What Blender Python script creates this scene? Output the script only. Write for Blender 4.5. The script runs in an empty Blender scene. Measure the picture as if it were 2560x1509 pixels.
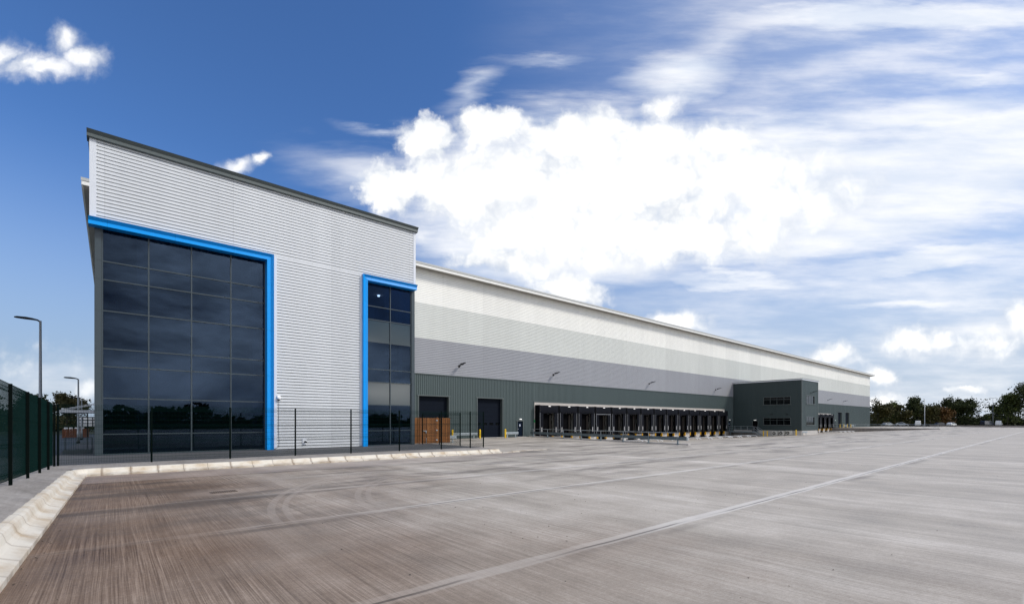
import bpy, math, random
from mathutils import Vector, Matrix
R = math.radians
scene = bpy.context.scene
COL = scene.collection

# ------------------------------------------------------------------ camera
YAW = math.atan2(.6489, .7610)
cam = bpy.data.cameras.new('camera'); camo = bpy.data.objects.new('camera', cam); COL.objects.link(camo)
camo.location = (0, 0, 2.05); camo.rotation_euler = (R(90), 0, -YAW)
cam.sensor_width = 36; cam.lens = 1172.2/2560*36
cam.shift_x = 0; cam.shift_y = (1053.3-754.5)/2560
cam.clip_start = .1; cam.clip_end = 6000
scene.camera = camo
FWD = Vector((math.sin(YAW), math.cos(YAW), 0)); RGT = Vector((math.cos(YAW), -math.sin(YAW), 0))

# ------------------------------------------------------------------ light / exposure
SUN = Vector((.55, -.62, .72)).normalized()
sl = bpy.data.lights.new('sun', 'SUN'); sl.energy = 1.5; sl.angle = R(12); sl.color = (1, .94, .85)
so = bpy.data.objects.new('sun', sl); COL.objects.link(so)
so.rotation_euler = SUN.to_track_quat('Z', 'Y').to_euler()
scene.view_settings.view_transform = 'Standard'; scene.view_settings.look = 'None'
scene.view_settings.exposure = 0.93; scene.view_settings.gamma = 1
scene.cycles.max_bounces = 6; scene.cycles.diffuse_bounces = 3; scene.cycles.glossy_bounces = 3
scene.cycles.transparent_max_bounces = 16
scene.cycles.use_denoising = True; scene.cycles.denoising_prefilter = 'NONE'; scene.cycles.use_adaptive_sampling = False

# ------------------------------------------------------------------ node helper
class NT:
    def __init__(s, tree): s.t = tree; s.n = tree.nodes; s.l = tree.links
    def new(s, typ, **k):
        n = s.n.new(typ)
        for a, b in k.items(): setattr(n, a, b)
        return n
    def put(s, sock, v):
        if v is None: return
        if hasattr(v, 'is_output'): s.l.new(v, sock)
        else: sock.default_value = v
    def m(s, op, a, b=None, c=None, clamp=False):
        n = s.new('ShaderNodeMath', operation=op, use_clamp=clamp)
        s.put(n.inputs[0], a); s.put(n.inputs[1], b); s.put(n.inputs[2], c); return n.outputs[0]
    def vm(s, op, a, b=None):
        n = s.new('ShaderNodeVectorMath', operation=op); s.put(n.inputs[0], a); s.put(n.inputs[1], b)
        return n.outputs['Value'] if op in ('DOT_PRODUCT', 'LENGTH') else n.outputs[0]
    def noise(s, vec, scale, detail=4, rough=.5, dist=0, col=False):
        n = s.new('ShaderNodeTexNoise'); s.put(n.inputs['Vector'], vec)
        n.inputs['Scale'].default_value = scale; n.inputs['Detail'].default_value = detail
        n.inputs['Roughness'].default_value = rough; n.inputs['Distortion'].default_value = dist
        return n.outputs['Color' if col else 'Fac']
    def map(s, vec, scale=(1, 1, 1), loc=(0, 0, 0), rot=(0, 0, 0), typ='POINT'):
        n = s.new('ShaderNodeMapping', vector_type=typ); s.put(n.inputs['Vector'], vec)
        n.inputs['Location'].default_value = loc; n.inputs['Rotation'].default_value = rot
        n.inputs['Scale'].default_value = scale; return n.outputs[0]
    def step(s, x, lo, hi, smooth=True):
        n = s.new('ShaderNodeMapRange', interpolation_type='SMOOTHSTEP' if smooth else 'LINEAR')
        s.put(n.inputs[0], x); s.put(n.inputs[1], lo); s.put(n.inputs[2], hi)
        n.inputs[3].default_value = 0; n.inputs[4].default_value = 1; return n.outputs[0]
    def mix(s, f, a, b, mode='MIX'):
        n = s.new('ShaderNodeMix', data_type='RGBA', blend_type=mode)
        s.put(n.inputs[0], f)
        for sock, v in ((n.inputs[6], a), (n.inputs[7], b)):
            s.put(sock, v if hasattr(v, 'is_output') else tuple(v)+((1,) if len(v) == 3 else ()))
        return n.outputs[2]
    def comb(s, x, y, z):
        n = s.new('ShaderNodeCombineXYZ'); s.put(n.inputs[0], x); s.put(n.inputs[1], y); s.put(n.inputs[2], z); return n.outputs[0]
    def sep(s, v):
        n = s.new('ShaderNodeSeparateXYZ'); s.put(n.inputs[0], v); return n.outputs
    def ramp(s, f, stops):
        n = s.new('ShaderNodeValToRGB'); s.put(n.inputs[0], f); e = n.color_ramp.elements
        while len(e) < len(stops): e.new(.5)
        for el, (p, c) in zip(e, stops): el.position = p; el.color = tuple(c)+(1,)
        return n.outputs[0]

# ------------------------------------------------------------------ sky
w = bpy.data.worlds.new('World'); scene.world = w; w.use_nodes = True
w.cycles.sampling_method = 'MANUAL'; w.cycles.sample_map_resolution = 1024
def build_sky():
    T = NT(w.node_tree); T.n.clear()
    out = T.new('ShaderNodeOutputWorld'); bg = T.new('ShaderNodeBackground'); bg.inputs['Strength'].default_value = .1
    T.l.new(bg.outputs[0], out.inputs[0])
    sky = T.new('ShaderNodeTexSky', sky_type='NISHITA', sun_disc=False)
    sky.sun_elevation = math.asin(SUN.z); sky.sun_rotation = math.atan2(SUN.x, SUN.y)
    sky.air_density = 1.0; sky.dust_density = .6; sky.ozone_density = 2.2
    d = T.new('ShaderNodeTexCoord').outputs['Generated']
    dz = T.sep(d)[2]
    df = T.m('MAXIMUM', T.vm('DOT_PRODUCT', d, tuple(FWD)), .06)
    az = T.m('DIVIDE', T.vm('DOT_PRODUCT', d, tuple(RGT)), df)
    el = T.m('DIVIDE', dz, df)
    P = T.comb(az, el, 0)
    # billow displacement of the cloud outlines
    n1 = T.vm('SUBTRACT', T.noise(P, 7.5, 9, .6, col=True), (.5, .5, .5))
    sc = T.new('ShaderNodeVectorMath', operation='SCALE'); T.l.new(n1, sc.inputs[0]); sc.inputs['Scale'].default_value = .085
    P1 = T.vm('ADD', P, sc.outputs[0])
    Pst = T.map(P, (1.3, 6.5, 1), rot=(0, 0, R(-3)))
    n2 = T.vm('SUBTRACT', T.noise(Pst, 2.2, 8, .6, col=True), (.5, .5, .5))
    sc2 = T.new('ShaderNodeVectorMath', operation='SCALE'); T.l.new(n2, sc2.inputs[0]); sc2.inputs['Scale'].default_value = .14
    P2 = T.vm('ADD', P, sc2.outputs[0])
    F = 1172.2
    def field(Pv, blobs):
        D = None
        for (x, y, rx, ry, rot, wt) in blobs:
            q = T.vm('LENGTH', T.map(Pv, (rx/F, ry/F, 1), ((x-1280)/F, (1053.3-y)/F, 0), (0, 0, R(rot)), 'TEXTURE'))
            g = T.m('MULTIPLY', T.m('SUBTRACT', 1, q), wt)
            D = g if D is None else T.m('MAXIMUM', D, g)
        return D
    cum = field(P1, [
        (165, 95, 50, 40, 30, .9), (200, 150, 66, 48, 0, .95), (120, 172, 120, 34, 8, .9), (15, 135, 70, 45, 0, .85), (60, 160, 90, 40, 0, .8),
        (595, 408, 52, 22, 10, 1), (645, 392, 26, 16, 35, 1),
        (1060, 340, 88, 72, 0, 1), (1230, 318, 120, 65, 0, 1), (1420, 355, 150, 80, 0, 1), (1490, 320, 110, 60, 0, .9),
        (1655, 275, 56, 55, 0, 1), (1660, 360, 150, 80, 0, 1), (1810, 350, 110, 60, 0, 1),
        (1000, 465, 130, 72, 0, 1), (1250, 460, 340, 120, 0, 1), (1540, 450, 360, 165, 0, 1), (1850, 450, 300, 115, 0, 1), (1740, 520, 190, 80, 0, 1.1), (1980, 500, 220, 80, 4, .9),
        (1420, 580, 330, 110, -4, 1), (1720, 590, 380, 95, 4, 1), (1270, 655, 170, 48, -4, .8),
        (1420, 722, 118, 50, 0, 1.1), (1700, 806, 90, 30, 0, 1),
        (2075, 890, 95, 34, 0, 1), (2205, 940, 55, 34, 0, 1), (2290, 850, 125, 42, 0, .9), (2480, 850, 130, 50, 0, .8), (2560, 800, 60, 60, 0, 1),
        (2200, 1005, 80, 26, 0, 1), (2420, 975, 60, 14, 0, .7), (205, 985, 60, 30, 0, .5), (60, 925, 110, 26, 0, .1)])
    cir = field(P2, [
        (2150, 45, 460, 75, 2, 1), (1560, 450, 470, 210, 0, 1.15), (1930, 470, 560, 190, 4, 1.2), (2250, 450, 480, 190, 4, 1.05), (1450, 610, 420, 130, -4, 1.1), (2150, 560, 500, 110, 6, 1.0), (2420, 40, 420, 80, 0, 1), (1700, 195, 190, 85, 8, .9), (1800, 120, 220, 90, 25, .4), (2250, 200, 560, 210, 3, .3),
        (2450, 190, 300, 40, 4, .6), (2300, 290, 560, 95, 6, .85), (2500, 330, 300, 140, 0, .95), (2300, 520, 500, 95, 8, 1), (2350, 645, 420, 40, 5, .9),
        (2260, 745, 330, 28, 2, .85), (1850, 700, 270, 28, -6, .9), (1300, 690, 330, 60, -6, .7), (950, 450, 230, 70, -14, .6),
        (1380, 155, 130, 20, 0, .3), (930, 325, 70, 16, -8, .4), (1190, 225, 80, 30, 30, .4), (2150, 800, 600, 60, 0, .38), (100, 950, 380, 60, 4, .25), (2350, 930, 420, 90, 0, .4)])
    vo = T.new('ShaderNodeTexVoronoi', voronoi_dimensions='2D', feature='SMOOTH_F1'); T.l.new(P1, vo.inputs['Vector'])
    vo.inputs['Scale'].default_value = 13; vo.inputs['Detail'].default_value = 3; vo.inputs['Roughness'].default_value = .6; vo.inputs['Smoothness'].default_value = .35
    puff = T.m('SUBTRACT', .42, vo.outputs['Distance'])
    det = T.noise(P, 22, 9, .66)
    soft = T.step(T.noise(P, 3.1, 3, .5), .35, .65)
    fine = T.noise(Pst, 2.6, 9, .58)
    dc = T.m('ADD', T.m('ADD', cum, .13), T.m('ADD', T.m('MULTIPLY', T.m('SUBTRACT', det, .5), .75), T.m('MULTIPLY', puff, .33)))
    lf = T.m('MAXIMUM', T.step(az, -.45, -.55), T.m('MULTIPLY', T.step(az, .1, .5), .8))
    a1 = T.step(dc, T.m('SUBTRACT', T.m('MULTIPLY', soft, -.18), T.m('MULTIPLY', lf, .22)), T.m('ADD', T.m('MULTIPLY', lf, .5), T.m('ADD', .30, T.m('MULTIPLY', soft, .3))))
    a2 = T.step(T.m('ADD', cir, T.m('MULTIPLY', T.m('SUBTRACT', fine, .5), .55)), -.22, .85)
    bank = field(P2, [(1500, 470, 600, 230, 2, 1), (1900, 450, 680, 210, 4, 1), (2350, 420, 560, 190, 3, 1), (2560, 330, 360, 130, 0, .8), (1350, 600, 420, 140, -5, .9), (1950, 590, 560, 90, 6, .7), (2300, 40, 560, 70, 0, .8), (2500, 840, 260, 60, 0, .5)])
    a2 = T.m('MAXIMUM', a2, T.step(T.m('ADD', bank, T.m('MULTIPLY', T.m('SUBTRACT', fine, .5), .85)), -.2, .6))
    veil = T.m('MULTIPLY', T.step(T.m('ADD', az, T.m('MULTIPLY', el, -.12)), -.25, .75), T.m('ADD', .34, T.m('MULTIPLY', T.step(fine, .3, .75), .42)))
    a2 = T.m('MAXIMUM', a2, T.m('MULTIPLY', veil, T.step(T.vm('DOT_PRODUCT', d, tuple(FWD)), .1, .45)))
    # the part of the sky behind the viewer: broken grey cloud
    back = T.step(T.vm('DOT_PRODUCT', d, tuple(FWD)), .1, -.25)
    a3 = T.m('MULTIPLY', T.step(T.noise(d, 3.2, 7, .58, .3), .34, .56), T.m('MULTIPLY', back, .95))
    shade = T.m('ADD', T.m('MULTIPLY', T.noise(P1, 7, 7, .6), .45), T.m('ADD', T.m('MULTIPLY', T.m('MINIMUM', cum, .8), .42), T.m('MULTIPLY', puff, .35)))
    ccol = T.ramp(shade, [(.0, (3.6, 3.9, 4.4)), (.16, (4.8, 4.95, 5.15)), (.32, (6.0, 6.0, 6.0))])
    gcol = T.ramp(T.noise(T.map(d, (1, 1, 2.2)), 2.6, 7, .62, .4), [(.38, (1.2, 1.3, 1.5)), (.48, (4.0, 4.0, 4.1)), (.57, (9, 8.9, 8.7)), (.66, (14.5, 14.2, 13.8))])
    hz = T.step(dz, .45, 0.0)
    tint = T.mix(1.0, sky.outputs[0], (.36, .55, .80), 'MULTIPLY')
    low = T.mix(T.m('MULTIPLY', hz, .92), tint, (2.0, 2.5, 3.2))
    fin = T.mix(T.m('MULTIPLY', a2, .95), low, T.mix(T.step(fine, .35, .7), (4.2, 4.55, 5.15), (5.5, 5.55, 5.7)))
    fin = T.mix(a1, fin, ccol)
    fin = T.mix(a3, fin, gcol)
    T.l.new(fin, bg.inputs['Color'])
build_sky()

# ------------------------------------------------------------------ materials
MATS = {}
def mat(name, col, rough=.6, metal=0, spec=.5, var=.12, vscale=3.0, bump=0, bscale=40, coat=0, emit=None, streak=None):
    """painted / plain surface with a little procedural unevenness"""
    m = bpy.data.materials.new(name); m.use_nodes = True; T = NT(m.node_tree); b = T.n['Principled BSDF']
    tc = T.new('ShaderNodeTexCoord').outputs['Object']
    v = T.map(tc, streak) if streak else tc
    n = T.noise(v, vscale, 5, .6)
    c = T.mix(n, tuple(x*(1-var) for x in col), tuple(min(1, x*(1+var)) for x in col))
    T.l.new(c, b.inputs['Base Color'])
    b.inputs['Roughness'].default_value = rough; b.inputs['Metallic'].default_value = metal
    b.inputs['Specular IOR Level'].default_value = spec
    T.l.new(T.step(n, -.2, 1.2, False), T.new('ShaderNodeMath').inputs[0])
    if coat: b.inputs['Coat Weight'].default_value = coat; b.inputs['Coat Roughness'].default_value = .1
    if emit: b.inputs['Emission Color'].default_value = (1, .97, .9, 1); b.inputs['Emission Strength'].default_value = emit
    if bump:
        bn = T.new('ShaderNodeBump'); bn.inputs['Strength'].default_value = bump; bn.inputs['Distance'].default_value = .02
        T.l.new(T.noise(tc, bscale, 5, .6), bn.inputs['Height']); T.l.new(bn.outputs[0], b.inputs['Normal'])
    MATS[name] = m; return m

def cladding(name, col, rough=.42, period=6.0, metal=0.0):
    """coated steel sheet: faint sheet joints every few metres, faint dirt"""
    m = bpy.data.materials.new(name); m.use_nodes = True; T = NT(m.node_tree); b = T.n['Principled BSDF']
    pos = T.new('ShaderNodeNewGeometry').outputs['Position']; X, Y, Z = T.sep(pos)
    n = T.noise(T.map(pos, (.5, .5, .06)), 2.5, 6, .62)
    c = T.mix(n, tuple(x*.9 for x in col), tuple(min(1, x*1.08) for x in col))
    xi = T.m('FLOOR', T.m('DIVIDE', T.m('ADD', X, .3), period))
    rnd = T.new('ShaderNodeTexWhiteNoise', noise_dimensions='1D'); T.l.new(xi, rnd.inputs['W'])
    c = T.mix(T.m('MULTIPLY', rnd.outputs[0], .07), c, (0, 0, 0))
    f = T.m('ABSOLUTE', T.m('SUBTRACT', T.m('FRACT', T.m('DIVIDE', T.m('ADD', X, .3), period)), .5))
    j = T.m('GREATER_THAN', f, .5-.02/period)
    c = T.mix(T.m('MULTIPLY', j, .16), c, tuple(x*.3 for x in col))
    T.l.new(c, b.inputs['Base Color']); b.inputs['Roughness'].default_value = rough; b.inputs['Metallic'].default_value = metal
    MATS[name] = m; return m

cladding('clad_silver', (.67, .695, .725), .42, 5.9)
cladding('clad_white', (.90, .90, .86), .5)
cladding('clad_pale', (.66, .68, .65), .5)
cladding('clad_grey', (.33, .34, .37), .5)
cladding('clad_green', (.058, .085, .086), .5)
cladding('clad_green_shade', (.024, .042, .045), .55)  # green cladding again, with the unlit side's shade put into the colour
mat('trim_silver', (.66, .69, .74), .35, var=.05)
mat('trim_dark', (.085, .105, .105), .4, var=.08)
mat('trim_white', (.76, .76, .73), .4, var=.05)
mat('soffit', (.33, .31, .28), .6)
mat('roof_grey', (.42, .43, .42), .5)
mat('blue', (.0, .295, .80), .3, spec=.3, var=.03)
mat('mullion', (.038, .056, .068), .35, var=.06)
mat('black_rubber', (.004, .0045, .006), .6, spec=.03, var=.3, vscale=1.5)
mat('black_fabric', (.009, .010, .014), .5, spec=.03, var=.35, vscale=2.0, streak=(1, 1, .4))
mat('black_void', (.002, .002, .003), .8, spec=.05)
mat('charcoal_door', (.008, .011, .018), .45, spec=.03, var=.15)
mat('door_navy', (.005, .010, .020), .4, spec=.03)
mat('dull_brown', (.055, .048, .042), .7, spec=.2)
mat('iron', (.15, .115, .09), .6, var=.3)
mat('alu', (.33, .34, .36), .4, .3)
mat('white_plastic', (.82, .82, .82), .4, var=.03)
mat('lamp_white', (.85, .85, .85), .4, var=.02, emit=.25)
mat('interior_lamp', (.9, .9, .9), .4, var=.02, emit=8)
mat('yellow', (.88, .56, .006), .42, var=.1)
mat('yellow_rubber', (.70, .37, .01), .55)
mat('galv', (.42, .47, .50), .38, .55, var=.22, vscale=6)
mat('galv_dark', (.20, .25, .28), .42, .4, var=.2, vscale=6)
mat('conc_light', (.46, .44, .42), .85, var=.2, vscale=1.5, bump=.2)
mat('conc_lintel', (.50, .465, .43), .8, var=.15, vscale=1)
mat('fence_green', (.0015, .004, .0035), .6, spec=.05, var=.15)
mat('fence_wire', (.002, .016, .0135), .6, spec=.05, var=.1)
mat('black_metal', (.008, .009, .010), .45, spec=.2)
mat('steel_pole', (.25, .27, .29), .4, .5)
mat('condenser', (.62, .60, .55), .5, var=.06)
mat('dark_grille', (.02, .02, .02), .6)
mat('car_white', (.72, .73, .74), .25, coat=.5)
mat('car_silver', (.36, .38, .40), .25, .4, coat=.5)
mat('car_dark', (.03, .035, .05), .25, coat=.5)
mat('tyre', (.015, .015, .015), .8)
mat('car_glass', (.015, .02, .025), .08)
mat('sign_blue', (.05, .22, .62), .5); mat('sign_white', (.8, .8, .8), .5)
mat('green_light', (.02, .3, .08), .4)
mat('tarmac', (.075, .076, .080), .85, var=.25, vscale=1.2, bump=.3, bscale=60)
mat('car_park', (.060, .072, .085), .8, var=.35, vscale=.15, bump=.2)
mat('bark', (.05, .042, .034), .9, var=.3)
mat('carpet', (.10, .10, .11), .9); mat('plaster', (.45, .46, .46), .9); mat('ceiling', (.6, .6, .6), .9)

def seam(m, step_):
    T = NT(m.node_tree); b = T.n['Principled BSDF']; src = b.inputs['Base Color'].links[0].from_socket
    X, Y, Z = T.sep(T.new('ShaderNodeNewGeometry').outputs['Position'])
    f = T.m('MINIMUM', T.m('FRACT', T.m('DIVIDE', T.m('ADD', X, .2), step_)), T.m('FRACT', T.m('DIVIDE', T.m('ADD', Z, .9), step_)))
    T.l.new(T.mix(T.m('MULTIPLY', T.m('LESS_THAN', f, .012/step_), .6), src, (0, .05, .14)), b.inputs['Base Color'])
seam(MATS['blue'], 2.9)
def glass(name, tint, ior=1.52):
    m = bpy.data.materials.new(name); m.use_nodes = True; T = NT(m.node_tree); T.n.clear()
    out = T.new('ShaderNodeOutputMaterial'); fr = T.new('ShaderNodeFresnel'); fr.inputs['IOR'].default_value = ior
    tr = T.new('ShaderNodeBsdfTransparent'); tr.inputs[0].default_value = tint+(1,)
    gl = T.new('ShaderNodeBsdfGlossy'); gl.inputs['Roughness'].default_value = .0; gl.inputs[0].default_value = (.42, .63, 1, 1)
    bn = T.new('ShaderNodeBump'); bn.inputs['Strength'].default_value = .03; bn.inputs['Distance'].default_value = .05
    T.l.new(T.noise(T.new('ShaderNodeNewGeometry').outputs['Position'], .5, 2, .5), bn.inputs['Height'])
    T.l.new(bn.outputs[0], gl.inputs['Normal'])
    mx = T.new('ShaderNodeMixShader'); T.l.new(fr.outputs[0], mx.inputs[0]); T.l.new(tr.outputs[0], mx.inputs[1]); T.l.new(gl.outputs[0], mx.inputs[2])
    T.l.new(mx.outputs[0], out.inputs[0]); MATS[name] = m
glass('glass', (.24, .30, .385))
mat('glass_spandrel', (.032, .050, .060), .06, spec=.75, var=.05, vscale=.6)
mat('glass_dark', (.002, .003, .004), .05, spec=.3)

def wood(name, lo, hi):
    m = bpy.data.materials.new(name); m.use_nodes = True; T = NT(m.node_tree); b = T.n['Principled BSDF']
    pos = T.new('ShaderNodeNewGeometry').outputs['Position']; X, Y, Z = T.sep(pos)
    rnd = T.new('ShaderNodeTexWhiteNoise', noise_dimensions='1D')
    T.l.new(T.m('FLOOR', T.m('DIVIDE', T.m('ADD', X, T.m('MULTIPLY', Y, .7)), .115)), rnd.inputs['W'])
    g = T.noise(T.map(pos, (9, 9, .7)), 3, 5, .6)
    f = T.m('ADD', T.m('MULTIPLY', rnd.outputs[0], .55), T.m('MULTIPLY', g, .5))
    T.l.new(T.mix(f, lo, hi), b.inputs['Base Color']); b.inputs['Roughness'].default_value = .75
    MATS[name] = m
wood('timber', (.075, .022, .005), (.36, .14, .03))
wood('timber_red', (.10, .028, .01), (.22, .07, .025))

def leafmat(name, a, b_, c):
    m = bpy.data.materials.new(name); m.use_nodes = True; T = NT(m.node_tree); b = T.n['Principled BSDF']
    tc = T.new('ShaderNodeNewGeometry').outputs['Position']
    n = T.noise(tc, .55, 3, .6); n2 = T.noise(tc, 3.1, 2, .5)
    f = T.m('ADD', T.m('MULTIPLY', n, .65), T.m('MULTIPLY', n2, .35))
    T.l.new(T.ramp(f, [(.34, a), (.5, b_), (.66, c)]), b.inputs['Base Color']); b.inputs['Roughness'].default_value = .75
    b.inputs['Specular IOR Level'].default_value = .2
    MATS[name] = m
leafmat('leaf_dark', (.012, .019, .008), (.034, .046, .015), (.080, .092, .026))
leafmat('leaf_green', (.022, .034, .010), (.062, .082, .018), (.12, .13, .032))
leafmat('leaf_brown', (.018, .022, .008), (.050, .048, .014), (.095, .078, .020))
leafmat('leaf_orange', (.03, .022, .008), (.09, .045, .012), (.15, .075, .018))
leafmat('leaf_olive', (.03, .032, .016), (.075, .07, .03), (.13, .11, .05))

def yardmat():
    m = bpy.data.materials.new('yard_concrete'); m.use_nodes = True; T = NT(m.node_tree); b = T.n['Principled BSDF']
    pos = T.new('ShaderNodeNewGeometry').outputs['Position']; X, Y, Z = T.sep(pos)
    wob = T.m('MULTIPLY', T.m('SUBTRACT', T.noise(T.map(pos, (.5, .12, .1)), 1, 3, .5), .5), .12)
    xw = T.m('ADD', X, wob)
    ps = T.comb(xw, Y, 0)
    brush = T.noise(T.map(ps, (1, .005, 1)), 26, 4, .75)          # broom marks running across the bay
    brush2 = T.noise(T.map(ps, (1, .012, 1)), 70, 3, .6)
    big = T.noise(T.map(ps, (.5, .10, 1)), 1.1, 5, .6)           # broad streaks
    big2 = T.noise(T.map(ps, (.9, .018, 1)), .9, 7, .66)
    cloud = T.noise(pos, .16, 5, .6)
    blot = T.noise(pos, .9, 5, .62)
    grain = T.noise(pos, 55, 4, .7)
    crisp = T.step(T.noise(T.map(ps, (1, .005, 1)), 46, 2, .5), .38, .62)
    amp = T.step(T.noise(T.map(pos, (.6, .22, 1)), .8, 3, .5), .33, .68)
    # muddy, redder stretch near the kerbs; clean grey slab farther out, lightened for sheen
    mud = T.m('ADD', T.m('MULTIPLY', X, -.055), T.m('MULTIPLY', Y, .004))
    mud = T.step(T.m('ADD', T.m('ADD', mud, .66), T.m('MULTIPLY', T.m('SUBTRACT', cloud, .5), .9)), .05, .85)
    amp = T.m('MULTIPLY', amp, T.m('ADD', .3, T.m('MULTIPLY', mud, .7)))
    s = T.m('ADD', T.m('MULTIPLY', T.m('SUBTRACT', brush, .5), T.m('ADD', .45, T.m('MULTIPLY', amp, 1.0))),
            T.m('MULTIPLY', T.m('SUBTRACT', brush2, .5), T.m('ADD', .3, T.m('MULTIPLY', amp, 1.1))))
    s = T.m('ADD', s, T.m('MULTIPLY', T.m('SUBTRACT', crisp, .5), T.m('ADD', .06, T.m('MULTIPLY', amp, .26))))
    s = T.m('ADD', s, T.m('MULTIPLY', T.m('SUBTRACT', big, .5), .8))
    s = T.m('ADD', s, T.m('MULTIPLY', T.m('ADD', T.m('SUBTRACT', blot, .5), T.m('MULTIPLY', T.m('SUBTRACT', T.noise(pos, 15, 5, .75), .5), .9)), .6))
    s = T.m('ADD', s, T.m('MULTIPLY', T.m('SUBTRACT', grain, .5), .6))
    warm = T.ramp(T.m('ADD', s, .5), [(.0, (.06, .036, .024)), (.5, (.178, .120, .082)), (1., (.34, .25, .185))])
    grey = T.ramp(T.m('ADD', T.m('ADD', s, T.m('MULTIPLY', T.m('SUBTRACT', big2, .5), .9)), .5), [(.0, (.165, .140, .112)), (.5, (.40, .358, .305)), (1., (.70, .655, .60))])
    c = T.mix(mud, grey, warm)
    # dark oily patches around the lanes next to the kerb
    st = T.m('MULTIPLY', T.step(T.noise(T.map(pos, (.16, .55, 1)), 1, 5, .6), .47, .64), T.step(Y, 8, 15))
    c = T.mix(T.m('MULTIPLY', st, .68), c, (.075, .062, .052))
    # bay joints
    def joint(c, y0, wband, dark, lite):
        wy = T.m('ADD', Y, T.m('MULTIPLY', T.m('SUBTRACT', T.noise(T.map(pos, (.8, .3, 1)), 1.0, 3, .5), .5), .10))
        dd = T.m('SUBTRACT', wy, y0)
        band = T.m('MULTIPLY', T.step(T.m('ABSOLUTE', dd), wband, wband*.72), T.m('ADD', .55, T.m('MULTIPLY', blot, .5)))
        c = T.mix(T.m('MULTIPLY', band, T.m('MULTIPLY', lite, T.m('SUBTRACT', 1.35, mud))), c, T.mix(mud, (.62, .59, .55), (.30, .235, .185)))
        g = T.step(T.m('ABSOLUTE', T.m('ADD', dd, wband*.25)), .045, .015)
        gs = T.m('MULTIPLY', T.m('MULTIPLY', g, dark), T.step(T.noise(T.map(pos, (.35, 3, 1)), 1.0, 3, .6), .36, .56))
        c = T.mix(gs, c, (.04, .034, .03))
        # grime washed along the downhill side
        gr = T.m('MULTIPLY', T.step(T.m('ABSOLUTE', T.m('ADD', dd, wband+.12)), .3, .02), T.step(T.noise(T.map(pos, (.22, .6, 1)), 1., 4, .6), .45, .68))
        return T.mix(T.m('MULTIPLY', gr, dark*.75), c, (.07, .06, .052))
    for y0, wb, dk, li in ((5.07, .17, .7, .7), (10.2, .16, 1, .6), (14.5, .16, 1, .6), (18.2, .14, .9, .4), (20.9, .08, .8, .4), (0.1, .2, .5, .8), (-5, .2, .5, .8), (-10, .2, .5, .8)):
        c = joint(c, y0, wb, dk, li)
    # pale channel bay beside the kerb
    ch = T.m('MULTIPLY', T.m('MULTIPLY', T.step(Y, 20.85, 20.95), T.step(Y, 24.3, 24.2)), T.step(X, 21.5, 19.5))
    c = T.mix(T.m('MULTIPLY', ch, .42), c, T.mix(T.noise(pos, 1.2, 4, .6), (.26, .19, .16), (.50, .45, .42)))
    # pale halo of dried silt round the gully
    gd = T.vm('LENGTH', T.map(pos, (.75, .9, 0), (-2.5*.75, -15.9*.9, 0)))
    c = T.mix(T.m('MULTIPLY', T.step(T.m('ADD', gd, T.m('MULTIPLY', T.m('SUBTRACT', blot, .5), 1.0)), .95, .25), .5), c, (.34, .28, .235))
    # pale scour lines left by a trailer being pulled round
    for (xa, ya, sl_, y0, y1) in ((8.43, 16.95, .52, 14.5, 17.1), (13.44, 17.89, .50, 14.6, 18.1)):
        ln = T.m('ABSOLUTE', T.m('SUBTRACT', X, T.m('ADD', xa, T.m('MULTIPLY', T.m('SUBTRACT', ya, Y), sl_))))
        on = T.m('MULTIPLY', T.step(ln, .22, .03), T.m('MULTIPLY', T.step(Y, y0-.15, y0+.2), T.step(Y, y1+.2, y1-.4)))
        c = T.mix(T.m('MULTIPLY', on, .5), c, (.55, .47, .41))
    # tyre arcs scuffed by a turning lorry
    for (cx, cy, r0, w0) in ((13, 9.6, 8.40, .10), (13, 9.6, 8.12, .09), (13, 9.6, 10.45, .10), (13, 9.6, 10.15, .08)):
        rd = T.vm('LENGTH', T.map(pos, (1, 1, 0), (-cx, -cy, 0)))
        on = T.step(T.m('ABSOLUTE', T.m('SUBTRACT', rd, r0)), w0, w0*.7)
        on = T.m('MULTIPLY', on, T.m('MULTIPLY', T.step(X, cx-3.0, cx-5.2), T.step(Y, 9.7, 10.8)))
        c = T.mix(T.m('MULTIPLY', on, .36), c, (.37, .32, .275))
    T.l.new(c, b.inputs['Base Color'])
    ro = T.m('ADD', .46, T.m('MULTIPLY', T.m('SUBTRACT', blot, .5), .4))
    ro = T.m('ADD', ro, T.m('MULTIPLY', big, .22)); T.l.new(ro, b.inputs['Roughness'])
    T.l.new(T.m('SUBTRACT', .55, T.m('MULTIPLY', mud, .42)), b.inputs['Specular IOR Level'])
    bn = T.new('ShaderNodeBump'); bn.inputs['Strength'].default_value = .35; bn.inputs['Distance'].default_value = .008
    hh = T.m('ADD', T.m('ADD', T.m('MULTIPLY', brush, 1.0), T.m('MULTIPLY', brush2, .5)), T.m('MULTIPLY', grain, .25))
    T.l.new(hh, bn.inputs['Height']); T.l.new(bn.outputs[0], b.inputs['Normal'])
    MATS['yard'] = m
yardmat()

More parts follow.
